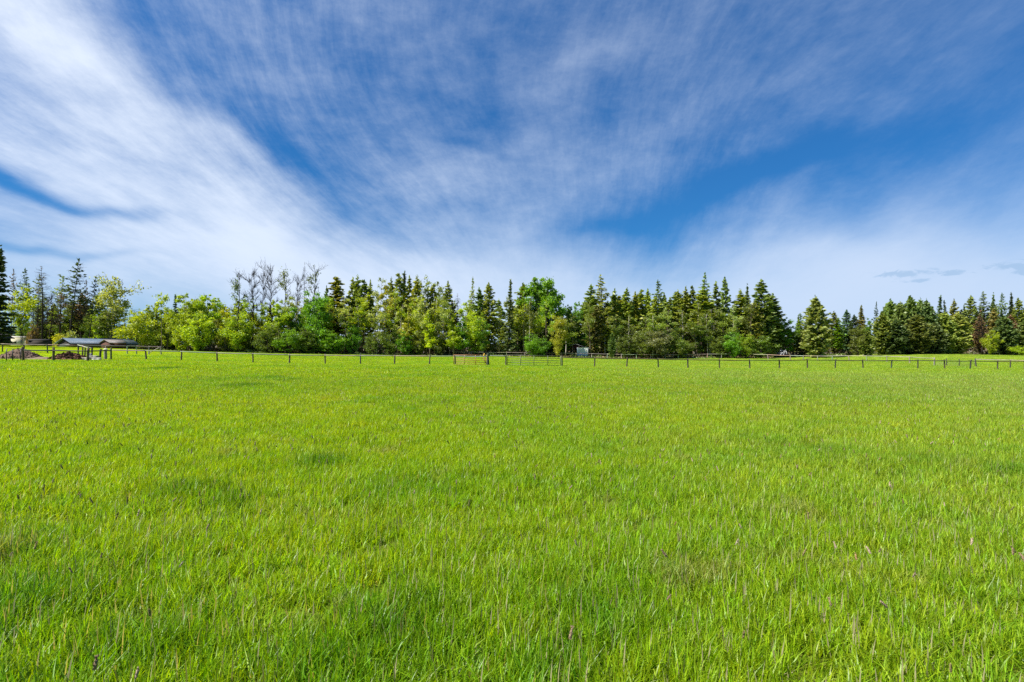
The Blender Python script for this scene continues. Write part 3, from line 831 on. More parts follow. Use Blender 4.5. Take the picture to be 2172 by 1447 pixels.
NEAR = 172
T = [
 # ---- far left group
 ('spruce', -6, 528, 112, 76, 'dark', 'tall dark spruce cut by the left edge of the photo'),
 ('sparse_pine', 27, 572, 165, 26, 'brown', 'thin sparse pine just right of the tall edge spruce'),
 ('sparse_pine', 47, 571, 162, 38, 'dark', 'flat-topped sparse pine rising behind the yellow-green leafy tree'),
 ('open_tree', 47, 606, 135, 66, 'lime', 'yellow-green leafy tree beside the tall edge spruce'),
 ('sparse_pine', 82, 584, 165, 40, 'olive2', 'thin-crowned conifer behind the grey dead conifer'),
 ('snag', 94, 569, 150, 56, 'brown', 'grey dead conifer with bare drooping branches left of the barn'),
 ('bare_tree', 104, 640, 160, 46, 'brown', 'leafless brown tree behind the barn roof'),
 ('bare_tree', 80, 655, 158, 40, 'brown', 'leafless grey tree beneath the dead conifer'),
 ('sparse_pine', 127, 588, 172, 44, 'olive', 'olive pine with ragged top left of the tallest leaning pine'),
 ('half_bare', 127, 630, 165, 40, 'brown', 'brown twiggy tree between dead conifer and leaning pine'),
 ('sparse_pine', 165, 549, 148, 60, 'dark', 'tallest leaning pine with sparse flat branches above the barn', None, 'dark', .08),
 ('sparse_pine', 182, 596, 175, 22, 'brown', 'thin half-dead pine right of the tallest leaning pine'),
 ('sparse_pine', 202, 587, 150, 34, 'dark', 'slim leaning pine with dark trunk between barn and shed', None, 'dark', .07),
 ('open_tree', 243, 590, 165, 84, 'pale', 'open-crowned pale leafy tree above the brown shed'),
 ('aspen', 236, 640, 155, 62, 'mid', 'rounded green tree behind the brown shed'),
 ('aspen', 212, 660, 160, 44, 'bright', 'bright green tree behind the right end of the barn'),
 ('bushy', 287, 655, 148, 78, 'bright', 'broad bushy tree right of the brown shed'),
 ('fir', 150, 640, 178, 60, 'olive2', 'olive conifer low behind the tallest pine trunk'),
 ('pine', 175, 650, 180, 50, 'fir', 'green pine low between the two leaning pines'),
 ('shrub', 130, 708, 145, 46, 'yellow', 'pale yellow shrub left of the barn roof peak'),
 ('shrub', 150, 705, 143, 30, 'pale', 'small pale shrub at the barn roof peak'),
 ('shrub', 72, 690, 150, 26, 'brown', 'brown shrub under the grey dead conifer'),
 # ---- left middle
 ('aspen', 323, 640, 170, 34, 'bright', 'round-topped tree behind the corral rail end'),
 ('tip_tree', 344, 619, 160, 24, 'bright', 'slender tree with a small leaf tuft on a bare stem'),
 ('thin_spruce', 372, 625, 172, 26, 'blue', 'small dark spruce tip left of the broad aspen clump'),
 ('aspen', 356, 647, 165, 40, 'bright', 'aspen just right of the slender bare-stemmed tree'),
 ('bushy', 384, 660, 158, 54, 'lime', 'low lime tree in front of the small spruce tip'),
 ('aspen', 402, 620, 163, 62, 'bright', 'left aspen of the broad bright clump'),
 ('aspen', 427, 626, 165, 54, 'lime', 'middle aspen of the broad bright clump'),
 ('aspen', 448, 622, 163, 52, 'bright', 'right aspen of the broad bright clump'),
 ('bushy', 425, 665, 157, 74, 'bright', 'bushy growth fronting the broad aspen clump'),
 ('aspen', 480, 645, 163, 42, 'lime', 'lime aspen between the broad clump and the half-bare tree'),
 ('half_bare', 504, 585, 166, 50, 'mid', 'half-bare tree with small leaf patches, leftmost of the bare group', None, 'grey'),
 ('bare_tree', 538, 580, 163, 56, 'brown', 'bare forked tree with a long dark trunk', None, 'dark'),
 ('bare_tree', 556, 584, 170, 34, 'brown', 'thin bare tree right of the dark forked one', None, 'grey'),
 ('bare_tree', 577, 569, 168, 50, 'brown', 'tallest fully bare tree of the leafless group', None, 'grey'),
 ('half_bare', 604, 580, 167, 42, 'mid', 'half-bare tree with scattered leaves in the leafless group'),
 ('bare_tree', 630, 588, 170, 38, 'brown', 'bare tree left of the broken-topped snag', None, 'grey'),
 ('snag', 646, 562, 166, 20, 'brown', 'broken-topped snag beside the small-leaved tall tree'),
 ('half_bare', 662, 566, 168, 46, 'mid', 'tall sparse tree against the broken-topped snag'),
 ('bushy', 505, 665, 160, 60, 'bright', 'bright bushy tree under the half-bare tree'),
 ('aspen', 545, 650, 168, 40, 'yellow', 'yellowish aspen behind the dark forked trunk'),
 ('aspen', 590, 632, 160, 66, 'bright', 'bright aspen in front of the tallest bare tree'),
 ('aspen', 618, 650, 162, 50, 'green', 'green aspen left of the bright round-topped one'),
 ('aspen', 655, 625, 162, 50, 'green', 'green aspen under the broken-topped snag'),
 ('bushy', 673, 622, 158, 66, 'green', 'broad green tree just right of the snag'),
 ('aspen', 700, 628, 163, 44, 'bright', 'bright aspen left of the wide olive pine'),
 ('bushy', 570, 690, 157, 60, 'mid', 'low bush right of the dark forked trunk'),
 ('bushy', 612, 695, 156, 66, 'green', 'low green bush in front of the aspens'),
 ('bushy', 655, 698, 156, 54, 'mid', 'low dark bush below the snag'),
 ('bushy', 700, 700, 157, 60, 'green', 'low bush left of the pine trunks'),
 # ---- centre left pines and birches
 ('fir', 694, 609, 178, 28, 'fir', 'small fir top between snag group and wide pine'),
 ('tall_pine', 718, 587, 170, 44, 'olive', 'wide olive pine, leftmost of the tall pine row', None, None, 0),
 ('tall_pine', 745, 592, 174, 28, 'olive', 'second tall pine from the wide olive one'),
 ('tall_pine', 757, 588, 171, 26, 'olive', 'narrow dark-topped pine in the tall row'),
 ('tall_pine', 770, 594, 169, 34, 'olive2', 'dark full pine in the tall row'),
 ('tall_pine', 787, 596, 174, 18, 'olive', 'thin pine right of the dark full pine'),
 ('birch', 806, 585, 166, 36, 'pale', 'pale birch with yellowish middle branches'),
 ('birch', 817, 596, 165, 34, 'yellow', 'yellow-topped birch beside the pale birch'),
 ('tall_pine', 829, 593, 174, 22, 'olive2', 'slim pine behind the yellow-topped birch'),
 ('tall_pine', 845, 580, 170, 32, 'olive2', 'tall pine left of the highest centre spruce'),
 ('thin_spruce', 857, 577, 172, 34, 'spruce', 'highest dark spruce in the centre-left row'),
 ('tall_pine', 869, 588, 170, 26, 'olive', 'slim pine right of the highest centre spruce'),
 ('tall_pine', 881, 590, 168, 30, 'olive', 'yellow-green topped pine near the pale birches'),
 ('birch', 900, 586, 168, 42, 'pale', 'pale feathery birch with thin top branches'),
 ('tall_pine', 917, 602, 170, 30, 'olive', 'brownish pine between two pale birches'),
 ('birch', 937, 592, 169, 38, 'pale', 'second pale feathery birch right of the brownish pine'),
 ('tall_pine', 949, 599, 167, 26, 'olive2', 'tall thin pine with a long bare trunk'),
 ('snag', 968, 625, 168, 32, 'brown', 'brown dead-topped conifer with bent branches'),
 ('pine', 958, 640, 172, 24, 'brown', 'brownish pine left of the dead-topped conifer'),
 ('larch', 997, 590, 172, 24, 'pale', 'thin pale larch tip left of the big round pine'),
 ('aspen', 1004, 640, 168, 52, 'bright', 'bright leafy tree under the thin pale larch tip'),
 ('pine', 1020, 612, 167, 34, 'fir', 'left half of the paired full pines', None),
 ('fir', 1037, 601, 166, 54, 'olive2', 'big full conifer left of the lone narrow spruce'),
 ('birch', 1062, 650, 176, 28, 'mid', 'thin tree between full conifer and lone narrow spruce'),
 ('thin_spruce', 1078, 594, 160, 30, 'spruce', 'lone narrow black spruce standing clear against the sky'),
 ('slim_aspen', 868, 647, 158, 34, 'yellow', 'small yellowish aspen in front of the centre spruce'),
 ('slim_aspen', 912, 655, 157, 34, 'lime', 'narrow lime aspen in front of the pale birches'),
 ('slim_aspen', 962, 672, 157, 38, 'bright', 'left aspen of the bright row behind the rusty gate'),
 ('slim_aspen', 984, 668, 158, 36, 'green', 'second aspen of the bright row behind the rusty gate'),
 ('bushy', 1008, 664, 160, 50, 'bright', 'third, broader aspen behind the rusty gate'),
 ('aspen', 1026, 675, 158, 34, 'green', 'rightmost aspen behind the rusty gate'),
 ('bushy', 748, 690, 160, 34, 'green', 'green bush among the left pine trunks'),
 ('bushy', 790, 705, 158, 40, 'mid', 'bush among the pine trunks under the thin pine'),
 ('bushy', 826, 695, 158, 46, 'mid', 'bush below the yellow-topped birch'),
 ('bushy', 860, 705, 157, 36, 'green', 'low bush under the small yellowish aspen'),
 ('bushy', 888, 702, 158, 40, 'mid', 'low bush left of the narrow lime aspen'),
 ('bushy', 930, 708, 157, 36, 'mid', 'low bush right of the narrow lime aspen'),
 # ---- centre
 ('pine', 1104, 602, 170, 42, 'olive2', 'olive pine left of the big cottonwood'),
 ('cottonwood', 1138, 588, 170, 82, 'green', 'left half of the big bright green cottonwood pair'),
 ('cottonwood', 1168, 585, 171, 84, 'green', 'right half of the big bright green cottonwood pair'),
 ('birch', 1112, 640, 161, 50, 'bright', 'weeping yellow-green birch in front of the cottonwoods'),
 ('spruce', 1163, 645, 166, 38, 'dark', 'black spruce in the shade of the cottonwoods'),
 ('spruce', 1192, 655, 168, 42, 'dark', 'dark spruce under the right cottonwood'),
 ('bushy', 1184, 672, 156, 42, 'yellow', 'small yellow-leaved tree left of the metal shed'),
 ('aspen', 1208, 640, 172, 36, 'green', 'green leafy tree behind the small metal shed'),
 ('aspen', 1224, 637, 175, 30, 'green', 'green tree in the dip right of the cottonwoods'),
 ('bushy', 1130, 708, 158, 52, 'green', 'green bush in front of the white birch trunks'),
 ('bushy', 1150, 716, 157, 38, 'green', 'low bush left of the yellow-leaved tree'),
 ('pine', 1238, 640, 178, 34, 'olive', 'lower olive pine left of the spiky-topped one'),
 # ---- centre right pines
 ('pine', 1256, 607, 168, 40, 'olive2', 'olive pine leaning on the spiky-topped tree'),
 ('larch', 1275, 585, 166, 58, 'olive', 'spiky-topped tree, tallest just right of the metal shed'),
 ('fir', 1260, 650, 163, 50, 'bronze', 'bronze-tinged conifer right behind the metal shed'),
 ('fir', 1290, 640, 166, 56, 'olive', 'full olive conifer under the spiky top'),
 ('pine', 1302, 615, 169, 32, 'olive2', 'pine left of the teal-roofed house'),
 ('pine', 1328, 612, 168, 32, 'olive', 'pointed pine above the teal-roofed house'),
 ('tall_pine', 1346, 622, 170, 26, 'olive', 'slim pine right of the teal-roofed house'),
 ('tall_pine', 1358, 614, 171, 26, 'olive', 'narrow pointed pine right of the slim one'),
 ('tall_pine', 1373, 616, 170, 26, 'olive', 'pine left of the wide feathery larch'),
 ('larch', 1399, 597, 169, 46, 'larch', 'wide feathery blue-green larch above the pine row'),
 ('tall_pine', 1388, 630, 166, 30, 'olive', 'olive pine in front of the feathery larch'),
 ('tall_pine', 1430, 619, 172, 26, 'fir', 'dark pine right of the feathery larch'),
 ('tall_pine', 1441, 617, 169, 28, 'olive', 'light olive pine beside pale twin trunks'),
 ('tall_pine', 1456, 612, 170, 26, 'olive', 'pine midway between the two bright larches'),
 ('tall_pine', 1468, 607, 171, 24, 'olive2', 'thin dark tip left of the tallest larch'),
 ('larch', 1496, 580, 172, 44, 'larch', 'tallest bright larch with layered top'),
 ('pine', 1488, 612, 166, 50, 'olive', 'broad olive pine below the tallest larch'),
 ('tall_pine', 1517, 601, 170, 30, 'fir', 'pine just right of the tallest larch'),
 ('fir', 1539, 590, 168, 42, 'fir', 'tall see-through fir with visible trunk'),
 ('aspen', 1562, 636, 168, 30, 'green', 'green leafy tree right of the see-through fir'),
 ('tall_pine', 1576, 618, 168, 36, 'olive', 'olive pine in front of the brown-tipped spruce'),
 ('spruce', 1585, 608, 172, 40, 'fir', 'brown-tipped spruce behind the olive pine'),
 ('fir', 1617, 594, 164, 76, 'fir', 'large full fir at the right end of the tall wood'),
 ('fir', 1640, 625, 168, 70, 'fir', 'lower fir on the right shoulder of the large full fir'),
 ('fir', 1600, 640, 162, 50, 'olive', 'olive fir in front of the large full fir'),
 ('bushy', 1398, 700, 157, 70, 'grey', 'grey-green willow bush on the wood edge'),
 ('bushy', 1362, 706, 158, 56, 'mid', 'dark olive bush left of the grey willow'),
 ('bushy', 1435, 712, 158, 50, 'mid', 'bush right of the grey willow'),
 ('bushy', 1330, 712, 158, 44, 'mid', 'low bush under the teal-roofed house'),
 ('fir', 1298, 706, 150, 24, 'larch', 'little light green fir seedling by the fence'),
 ('aspen', 1478, 690, 161, 52, 'mid', 'olive leafy tree left of the white birch trunk'),
 ('birch', 1500, 660, 160, 30, 'mid', 'birch with a white trunk near the right pines', None, 'white'),
 ('bushy', 1556, 704, 157, 56, 'green', 'bright green bush right of the white birch trunk'),
 ('bushy', 1580, 706, 156, 36, 'bright', 'small vivid bush before the olive pine'),
 ('bushy', 1530, 715, 158, 44, 'mid', 'low dark bush left of the bright green one'),
 ('bushy', 1615, 712, 156, 56, 'mid', 'low bush beneath the large full fir'),
 ('bushy', 1450, 720, 157, 40, 'mid', 'lowest bush in front of the pale twin trunks'),
 # ---- right dip
 ('aspen', 1667, 668, 168, 40, 'green', 'green tree left of the white camper'),
 ('spruce', 1690, 668, 182, 26, 'fir', 'dark spruce tip behind the bright larches'),
 ('larch', 1699, 666, 176, 34, 'green', 'bright green larch in the dip'),
 ('aspen', 1682, 690, 170, 40, 'green', 'green bushy tree right of the white camper'),
 ('broad_spruce', 1707, 700, 168, 56, 'dark', 'low black-green spruce left of the big pointed one'),
 ('broad_spruce', 1731, 633, 158, 92, 'fir', 'big pointed spruce standing forward of the wood'),
 ('fir', 1769, 662, 172, 48, 'olive2', 'fir behind the right branches of the pointed spruce'),
 ('larch', 1781, 675, 170, 34, 'green', 'small vivid green larch right of the pointed spruce'),
 ('fir', 1797, 658, 178, 40, 'blue', 'bluish fir right of the vivid green larch'),
 ('fir', 1812, 668, 172, 36, 'dark', 'dark fir between bluish fir and brown-topped spruce'),
 ('spruce', 1828, 648, 180, 42, 'bronze', 'brown-topped spruce above the hill edge'),
 ('larch', 1857, 642, 205, 16, 'blue', 'lone thin larch tip against the sky at right'),
 ('aspen', 1845, 672, 178, 34, 'green', 'green tree below the lone thin larch tip'),
 ('bushy', 1818, 694, 158, 42, 'mid', 'rounded olive tree on the hill edge'),
 ('broad_spruce', 1838, 700, 156, 44, 'olive2', 'small light spruce at the left of the big grove'),
 # ---- right grove
 ('broad_spruce', 1872, 664, 162, 66, 'olive2', 'leftmost broad spruce of the big grove'),
 ('broad_spruce', 1890, 640, 168, 72, 'fir', 'second broad spruce of the big grove'),
 ('broad_spruce', 1910, 641, 164, 56, 'fir', 'slim-tipped spruce in the big grove'),
 ('broad_spruce', 1932, 630, 166, 70, 'fir', 'tallest tip of the big grove'),
 ('broad_spruce', 1953, 637, 167, 56, 'fir', 'right neighbour of the tallest grove tip'),
 ('broad_spruce', 1966, 637, 164, 60, 'spruce', 'right tip of the big grove'),
 ('broad_spruce', 1945, 668, 160, 84, 'fir', 'front spruce of the big grove with light branch tips'),
 ('broad_spruce', 1900, 680, 160, 80, 'spruce', 'front left spruce of the big grove'),
 ('thin_spruce', 1992, 628, 190, 26, 'spruce', 'sparse black spruce right of the big grove'),
 ('thin_spruce', 2008, 638, 190, 22, 'spruce', 'short black spruce next to the sparse one'),
 ('fir', 2025, 636, 188, 36, 'bronze', 'brownish fir behind the rounded conifers'),
 ('thin_spruce', 2045, 648, 188, 20, 'spruce', 'small spruce tip behind the rounded conifers'),
 ('broad_spruce', 2004, 662, 163, 66, 'olive2', 'left rounded conifer with yellow-green top'),
 ('broad_spruce', 2032, 664, 163, 68, 'olive2', 'right rounded conifer with yellow-green top'),
 ('broad_spruce', 1985, 685, 161, 60, 'spruce', 'dark spruce under the left rounded conifer'),
 ('fir', 2060, 628, 182, 44, 'fir', 'fir left of the shaggy larch top'),
 ('larch', 2086, 620, 182, 42, 'larch', 'shaggy larch top, tallest at the far right'),
 ('spruce', 2105, 626, 180, 30, 'fir', 'dark spire right of the shaggy larch'),
 ('larch', 2124, 624, 182, 34, 'larch', 'light larch with flat layers near the right edge'),
 ('spruce', 2149, 622, 180, 34, 'dark', 'black crooked-topped spruce near the right edge'),
 ('fir', 2163, 633, 176, 42, 'olive2', 'olive fir in front of the black crooked-topped spruce'),
 ('spruce', 2180, 628, 178, 40, 'dark', 'dark spruce cut by the right edge of the photo'),
 ('snag', 2083, 660, 162, 46, 'rust', 'rust-coloured dying spruce at the grove end'),
 ('fir', 2078, 668, 166, 36, 'rust', 'reddish dying fir beside the bare snag'),
 ('fir', 2108, 655, 170, 36, 'bronze', 'bronze fir right of the dying spruce'),
 ('broad_spruce', 2130, 672, 163, 70, 'spruce', 'broad dark spruce right of the vivid bush'),
 ('fir', 2150, 668, 168, 40, 'rust', 'reddish fir near the right edge'),
 ('broad_spruce', 2172, 680, 163, 56, 'fir', 'broad green spruce at the right edge'),
 ('bushy', 2104, 700, 160, 36, 'lime', 'vivid yellow-green bush before the broad dark spruce'),
 ('bushy', 2168, 732, 158, 40, 'bright', 'small light green bush at the right edge'),
]
for t in T:
    if t[0] not in PR: continue
    tree(*t)

# ---- pale slender trees mixed through the pine rows
for (xs_, lab, grp, cols) in (((728, 762, 776, 795, 838, 852, 874, 888, 908, 925, 944, 956, 985), 'slender pale-trunked tree mixed among the centre-left pines', 'slender pale trees among the centre-left pines', ('pale', 'bright', 'lime', 'pale', 'bright')),
                        ((1252, 1282, 1312, 1338, 1366, 1384, 1416, 1444, 1474, 1506, 1528, 1552, 1592), 'slender olive leafy tree mixed among the right pines', 'slender leafy trees among the right pines', ('moss', 'pale', 'mid', 'moss', 'moss')),
                        ((1095, 1122, 1158, 1200, 1216), 'slender leafy tree around the cottonwoods', 'slender leafy trees around the cottonwoods', ('moss', 'mid', 'bright'))):
    for k_, x_ in enumerate(xs_):
        tree('birch', x_ + random.uniform(-4, 4), random.uniform(598, 655) if x_ < 1080 else random.uniform(622, 672), random.uniform(158, 165), random.uniform(26, 40), cols[k_ % len(cols)], lab, grp, 'white' if k_ % 2 else 'tan')

# ---- fill rows standing behind the named trees
def fill(n, x0, x1, y0, y1, Y0, Y1, kinds, colors, label, group, w=(26, 44)):
    for i in range(n):
        px = x0 + (x1 - x0) * (i + random.uniform(.1, .9)) / n
        tree(random.choice(kinds), px, random.uniform(y0, y1), random.uniform(Y0, Y1), random.uniform(*w), random.choice(colors), label, group)


fill(12, 60, 255, 612, 660, 166, 180, ('fir', 'aspen', 'bare_tree', 'half_bare', 'fir'), ('olive2', 'brown', 'mid', 'moss'), 'dull mixed tree crowded behind the barn and leaning pines', 'mixed trees behind the barn', (36, 56))
fill(12, 5, 250, 640, 690, 178, 200, ('fir', 'aspen'), ('olive2', 'fir', 'mid'), 'dim tree deep behind the barn and leaning pines', 'trees deep behind the barn')
fill(9, 500, 715, 618, 650, 163, 170, ('slim_aspen', 'birch'), ('bright', 'lime', 'bright', 'pale'), 'slender spring-green tree among the leafless group', 'slender green trees among the leafless group', (30, 44))
fill(18, 290, 520, 628, 668, 166, 186, ('birch', 'slim_aspen', 'aspen'), ('bright', 'moss', 'bright'), 'leafy tree deep behind the broad aspen clump', 'trees deep behind the aspen clump', (34, 52))
fill(14, 520, 720, 660, 690, 178, 205, ('aspen', 'fir'), ('mid', 'olive2', 'green'), 'tree deep behind the leafless group', 'trees deep behind the leafless group')
fill(16, 715, 1090, 606, 645, 180, 205, ('tall_pine', 'birch', 'birch'), ('olive', 'pale', 'bright'), 'thin tree deep behind the centre-left pine row', 'trees deep behind the centre-left row', (20, 32))
fill(18, 1090, 1240, 655, 690, 180, 205, ('spruce', 'fir'), ('dark', 'spruce', 'fir'), 'dark conifer deep behind the cottonwoods', 'conifers deep behind the cottonwoods')
fill(46, 1240, 1650, 620, 660, 178, 212, ('tall_pine', 'fir', 'spruce'), ('olive2', 'fir', 'olive', 'spruce'), 'conifer packed deep behind the right pine row', 'conifers deep behind the right pine row', (28, 42))
fill(14, 1655, 1880, 678, 700, 185, 215, ('fir', 'spruce'), ('fir', 'spruce', 'dark'), 'dark conifer deep behind the pointed spruce', 'conifers deep behind the pointed spruce')
fill(34, 1870, 2185, 648, 680, 178, 215, ('fir', 'spruce'), ('fir', 'spruce', 'dark', 'olive2'), 'dark conifer deep behind the right-hand grove', 'conifers deep behind the right-hand grove')
for (x0, x1, n) in ((470, 720, 16), (720, 1090, 14), (1090, 1660, 22)):
    fill(n, x0, x1, 690, 736, 162, 176, ('bushy', 'aspen', 'fir', 'bushy'), ('mid', 'olive2', 'fir', 'green', 'moss'),
         'low bush in the shade along the wood edge, %s' % {470: 'below the leafless group', 720: 'below the centre-left pines', 1090: 'right of the rusty gate'}[x0],
         'bushes along the wood edge', (24, 46))


# ------------------------------------------------------------------ undergrowth (stuff)
def undergrowth():
    rg = np.random.default_rng(77)
    mb = MB()
    n = 26000
    px = rg.uniform(300, 2185, n); Y = rg.uniform(163, 190, n)
    Y = np.where(px > 1650, Y + 6, Y)
    x = (px - 1086) / F * Y
    h = np.abs(rg.normal(0, 1.0, n)) * (1.0 + .5 * np.sin(x * .4)) ; h = np.minimum(h, 3.0)
    C = np.stack([x, Y, gz(x, Y) + h], -1)
    mb.leaves(C, .42, rg, 2.2, axis=np.array([0, 0, .7]))
    o = link('undergrowth', mb.mesh('undergrowth', M_TWIG), None, (.070, .058, .030))
    tag(o, 'brown tangled undergrowth along the foot of the trees', kind='stuff')
    mb = MB()
    n = 26000
    px = rg.uniform(-40, 2230, n); Y = rg.uniform(225, 245, n); x = (px - 1086) / F * Y
    hmax = 6.5 + 2 * np.sin(x * .09) + 1.3 * np.sin(x * .31)
    C = np.stack([x, Y, gz(x, Y) + rg.uniform(0, 1, n) * hmax], -1)
    mb.leaves(C, 1.1, rg, 1.6)
    o = link('distant_woods', mb.mesh('distant_woods', M_LEAF), None, (.045, .060, .022))
    tag(o, 'far dark woodland seen between the trunks', kind='stuff')
    # rough long grass and saplings at the wood edge
    mb = MB()
    n = 24000
    px = rg.uniform(330, 2185, n); x = (px - 1086) / F * 160
    Y = 160 + 2.2 * np.sin(x * .21) + 1.5 * np.sin(x * .53 + 1) + rg.uniform(-1.2, 5, n) ** 1; Y = np.where(px > 1640, Y + 8, Y)
    x = (px - 1086) / F * Y
    hm = .35 + .3 * np.sin(x * .37) * np.sin(x * .11) + .9 * np.clip(np.sin(x * .83) - .8, 0, 1) * 3
    C = np.stack([x, Y, gz(x, Y) + rg.uniform(0, 1, n) * np.clip(hm, .15, 1.5)], -1)
    mb.leaves(C, .16, rg, 3.2, axis=np.array([0, 0, 1.1]))
    o = link('rough_grass', mb.mesh('rough_grass', M_TWIG), None, (.120, .165, .035))
    tag(o, 'rough long grass growing unevenly along the foot of the wood', kind='stuff')
    # dry grass tufts along the far fence
    mb = MB()
    n = 9000
    px = rg.uniform(950, 1640, n); Y = rg.uniform(158, 167, n); x = (px - 1086) / F * Y
    C = np.stack([x, Y, gz(x, Y) + rg.uniform(0, .45, n)], -1)
    mb.leaves(C, .12, rg, 4, axis=np.array([0, 0, 1.3]))
    o = link('dry_grass', mb.mesh('dry_grass', M_TWIG), None, (.26, .20, .09))
    tag(o, 'strip of dry tan grass behind the far rail fence', kind='stuff')


undergrowth()

# ------------------------------------------------------------------ fences
WOODC = dict(dark=(.055, .050, .038), grey=(.20, .18, .14), pale=(.30, .27, .21), mossy=(.085, .080, .035))


def post_mesh(h, r, seed):
    rg = np.random.default_rng(seed); mb = MB()
    z = np.array([-.35, .0, .4 * h, .8 * h, h * .985, h])
    P = np.stack([rg.normal(0, .008, 6), rg.normal(0, .008, 6), z], -1)
    mb.tube(P, r * np.array([1.1, 1.06, 1, .97, .93, .75]), 9)
    return mb.mesh('post', M_WOOD, False)


POSTS = [post_mesh(1.3, .088, k) for k in range(3)]


def fence(label, pts, rail_z=1.15, rail_r=.064, post_c='dark', rail_c='grey', post_h=1.3, group=None, postscale=1.0, lower=False, poststart=True, extra_h=None):
    """pts: list of (px, depth) of the posts; one fence thing with a post and a rail part each"""
    P = []
    for (px, Y) in pts:
        x = (px - 1086) / F * Y; P.append(Vector((x, Y, gz(x, Y))))
    o = empty('rail_fence', P[0])
    tops = []
    for k, p in enumerate(P):
        q = link('post', POSTS[k % 3], o, tuple(c * random.uniform(.75, 1.25) for c in WOODC[post_c]))
        hs = post_h / 1.3 * random.uniform(.97, 1.05)
        if extra_h and k in extra_h: hs *= extra_h[k]
        wd = postscale * random.uniform(.9, 1.12) * (1.5 if extra_h and k in extra_h else 1)
        q.location = p - P[0]; q.scale = (wd, wd, hs)
        q.rotation_euler = (random.gauss(0, .04), random.gauss(0, .045), random.uniform(0, 6.28))
        tops.append(p - P[0] + Vector((0, -.07, rail_z + random.gauss(0, .015))))
    for k in range(len(tops) - 1):
        mb = MB(); a, c = np.array(tops[k]), np.array(tops[k + 1])
        t = np.linspace(-.02, 1.02, 6)[:, None]
        PP = a + (c - a) * t + np.array([0, 0, -1.]) * (np.sin(np.clip(t, 0, 1) * math.pi) * random.uniform(0, .05))
        r0, r1 = (rail_r * 1.12, rail_r * .88) if k % 2 else (rail_r * .9, rail_r * 1.1)
        mb.tube(PP, np.linspace(r0, r1, 6), 8)
        link('rail', mb.mesh('rail', M_WOOD), o, tuple(q * random.uniform(.8, 1.2) for q in WOODC[rail_c]))
    tag(o, label, 'fence', group)
    return o


def rY(px):   # near fence depth on the right part
    u = (px - 1086) / F
    return (72 - .21 * 6.3) / (1 - .21 * u)


fence('long single-rail wooden fence left of the rusty gate', [(x, 72.5) for x in (236, 311, 385, 461, 537, 614, 690, 765, 837, 911, 966)] + [(1034, 72)], extra_h={11: 1.14})
fence('short rail between the rusty gate and the green gate', [(1037, 72.2), (1073, 72)], rail_z=1.22)
fence('long single-rail wooden fence right of the green gate', [(x, rY(x)) for x in (1192, 1261, 1329, 1396, 1459, 1526, 1590, 1653, 1712, 1771, 1830, 1890, 1946, 2003, 2057, 2115, 2172, 2230)], rail_z=1.16, rail_c='mossy')
fence('near corral rail fence in front of the dirt piles', [(50, 60), (114, 60.5), (187, 61), (236, 69)], post_h=1.4, rail_z=1.13, postscale=1.25, rail_c='dark', post_c='mossy')
fence('corral rail fence behind the dirt piles', [(-45, 86), (5, 86), (51, 86), (101, 86.5), (166, 88)], rail_z=1.3, post_h=1.35, rail_c='grey', rail_r=.065)
fence('short row of tall corral posts with a pale bent rail', [(166, 87), (175, 81), (180, 77), (188, 72), (195, 72)], rail_z=1.38, post_h=1.45, rail_c='pale')
fence('grey corral rail continuing above the dark hollow', [(166, 88), (225, 92), (270, 95), (290, 96), (316, 97), (342, 98)], rail_z=1.3, post_h=1.3, rail_c='grey', rail_r=.07, post_c='grey')
fence('thin far rail fence behind the two gates', [(x, 158) for x in (962, 1000, 1037, 1075, 1113, 1152, 1190)], rail_z=1.15, rail_c='pale', post_c='grey', rail_r=.05)
fence('far grey rail fence before the pine wood', [(x, 157) for x in (1190, 1222, 1255, 1288, 1318, 1350, 1380, 1411, 1439, 1470, 1500, 1530, 1555, 1588)], rail_z=1.2, rail_c='pale', post_c='pale', rail_r=.06, postscale=1.15)
PF = [(1588, 156), (1629, 151), (1676, 146), (1704, 141), (1734, 136), (1765, 131), (1801, 126), (1838, 121), (1881, 114), (1929, 106), (1981, 95)]
fence('pale rail fence curving toward the right-hand gate', PF, rail_z=1.2, rail_c='pale', post_c='grey', rail_r=.065, postscale=1.15)
fence('pale rail fence right of the wire gate at the right edge', [(2070, 93), (2142, 91.5), (2200, 90.5)], rail_z=1.25, rail_c='pale', post_c='dark', rail_r=.055)
fence('dark distant fence climbing behind the pale rail', [(1600, 176), (1640, 178), (1665, 179), (1691, 180), (1716, 181), (1741, 182), (1766, 183), (1790, 184), (1814, 184), (1838, 184)], rail_z=1.1, rail_c='grey', post_c='grey', rail_r=.07)
fence('dark fence in tree shade at the far right edge', [(2095, 163), (2120, 163), (2145, 162), (2170, 161), (2195, 160)], rail_z=1.2, rail_c='dark', post_c='grey')

# leaning corral posts
for (px, Y, h, lab, ln) in ((212, 74, 1.2, 'short leaning post left of the thick pale post', .10), (224, 70, 1.2, 'thick pale post with a light rounded cap', 0)):
    x = (px - 1086) / F * Y
    q = tag(link('fence_post', POSTS[1], None, WOODC['grey' if ln == 0 else 'dark']), lab, 'post')
    q.location = (x, Y, gz(x, Y)); q.scale = (2.0 if ln == 0 else 1.5,) * 2 + (h / 1.3,); q.rotation_euler = (0, ln, 0)
    if ln == 0:
        mb = MB(); mb.tube([(0, 0, 1.27), (0, 0, 1.36), (0, 0, 1.42), (0, 0, 1.45)], [.11, .12, .09, .03], 10)
        link('cap', mb.mesh('cap', M_WOOD), q, (.6, .57, .5))

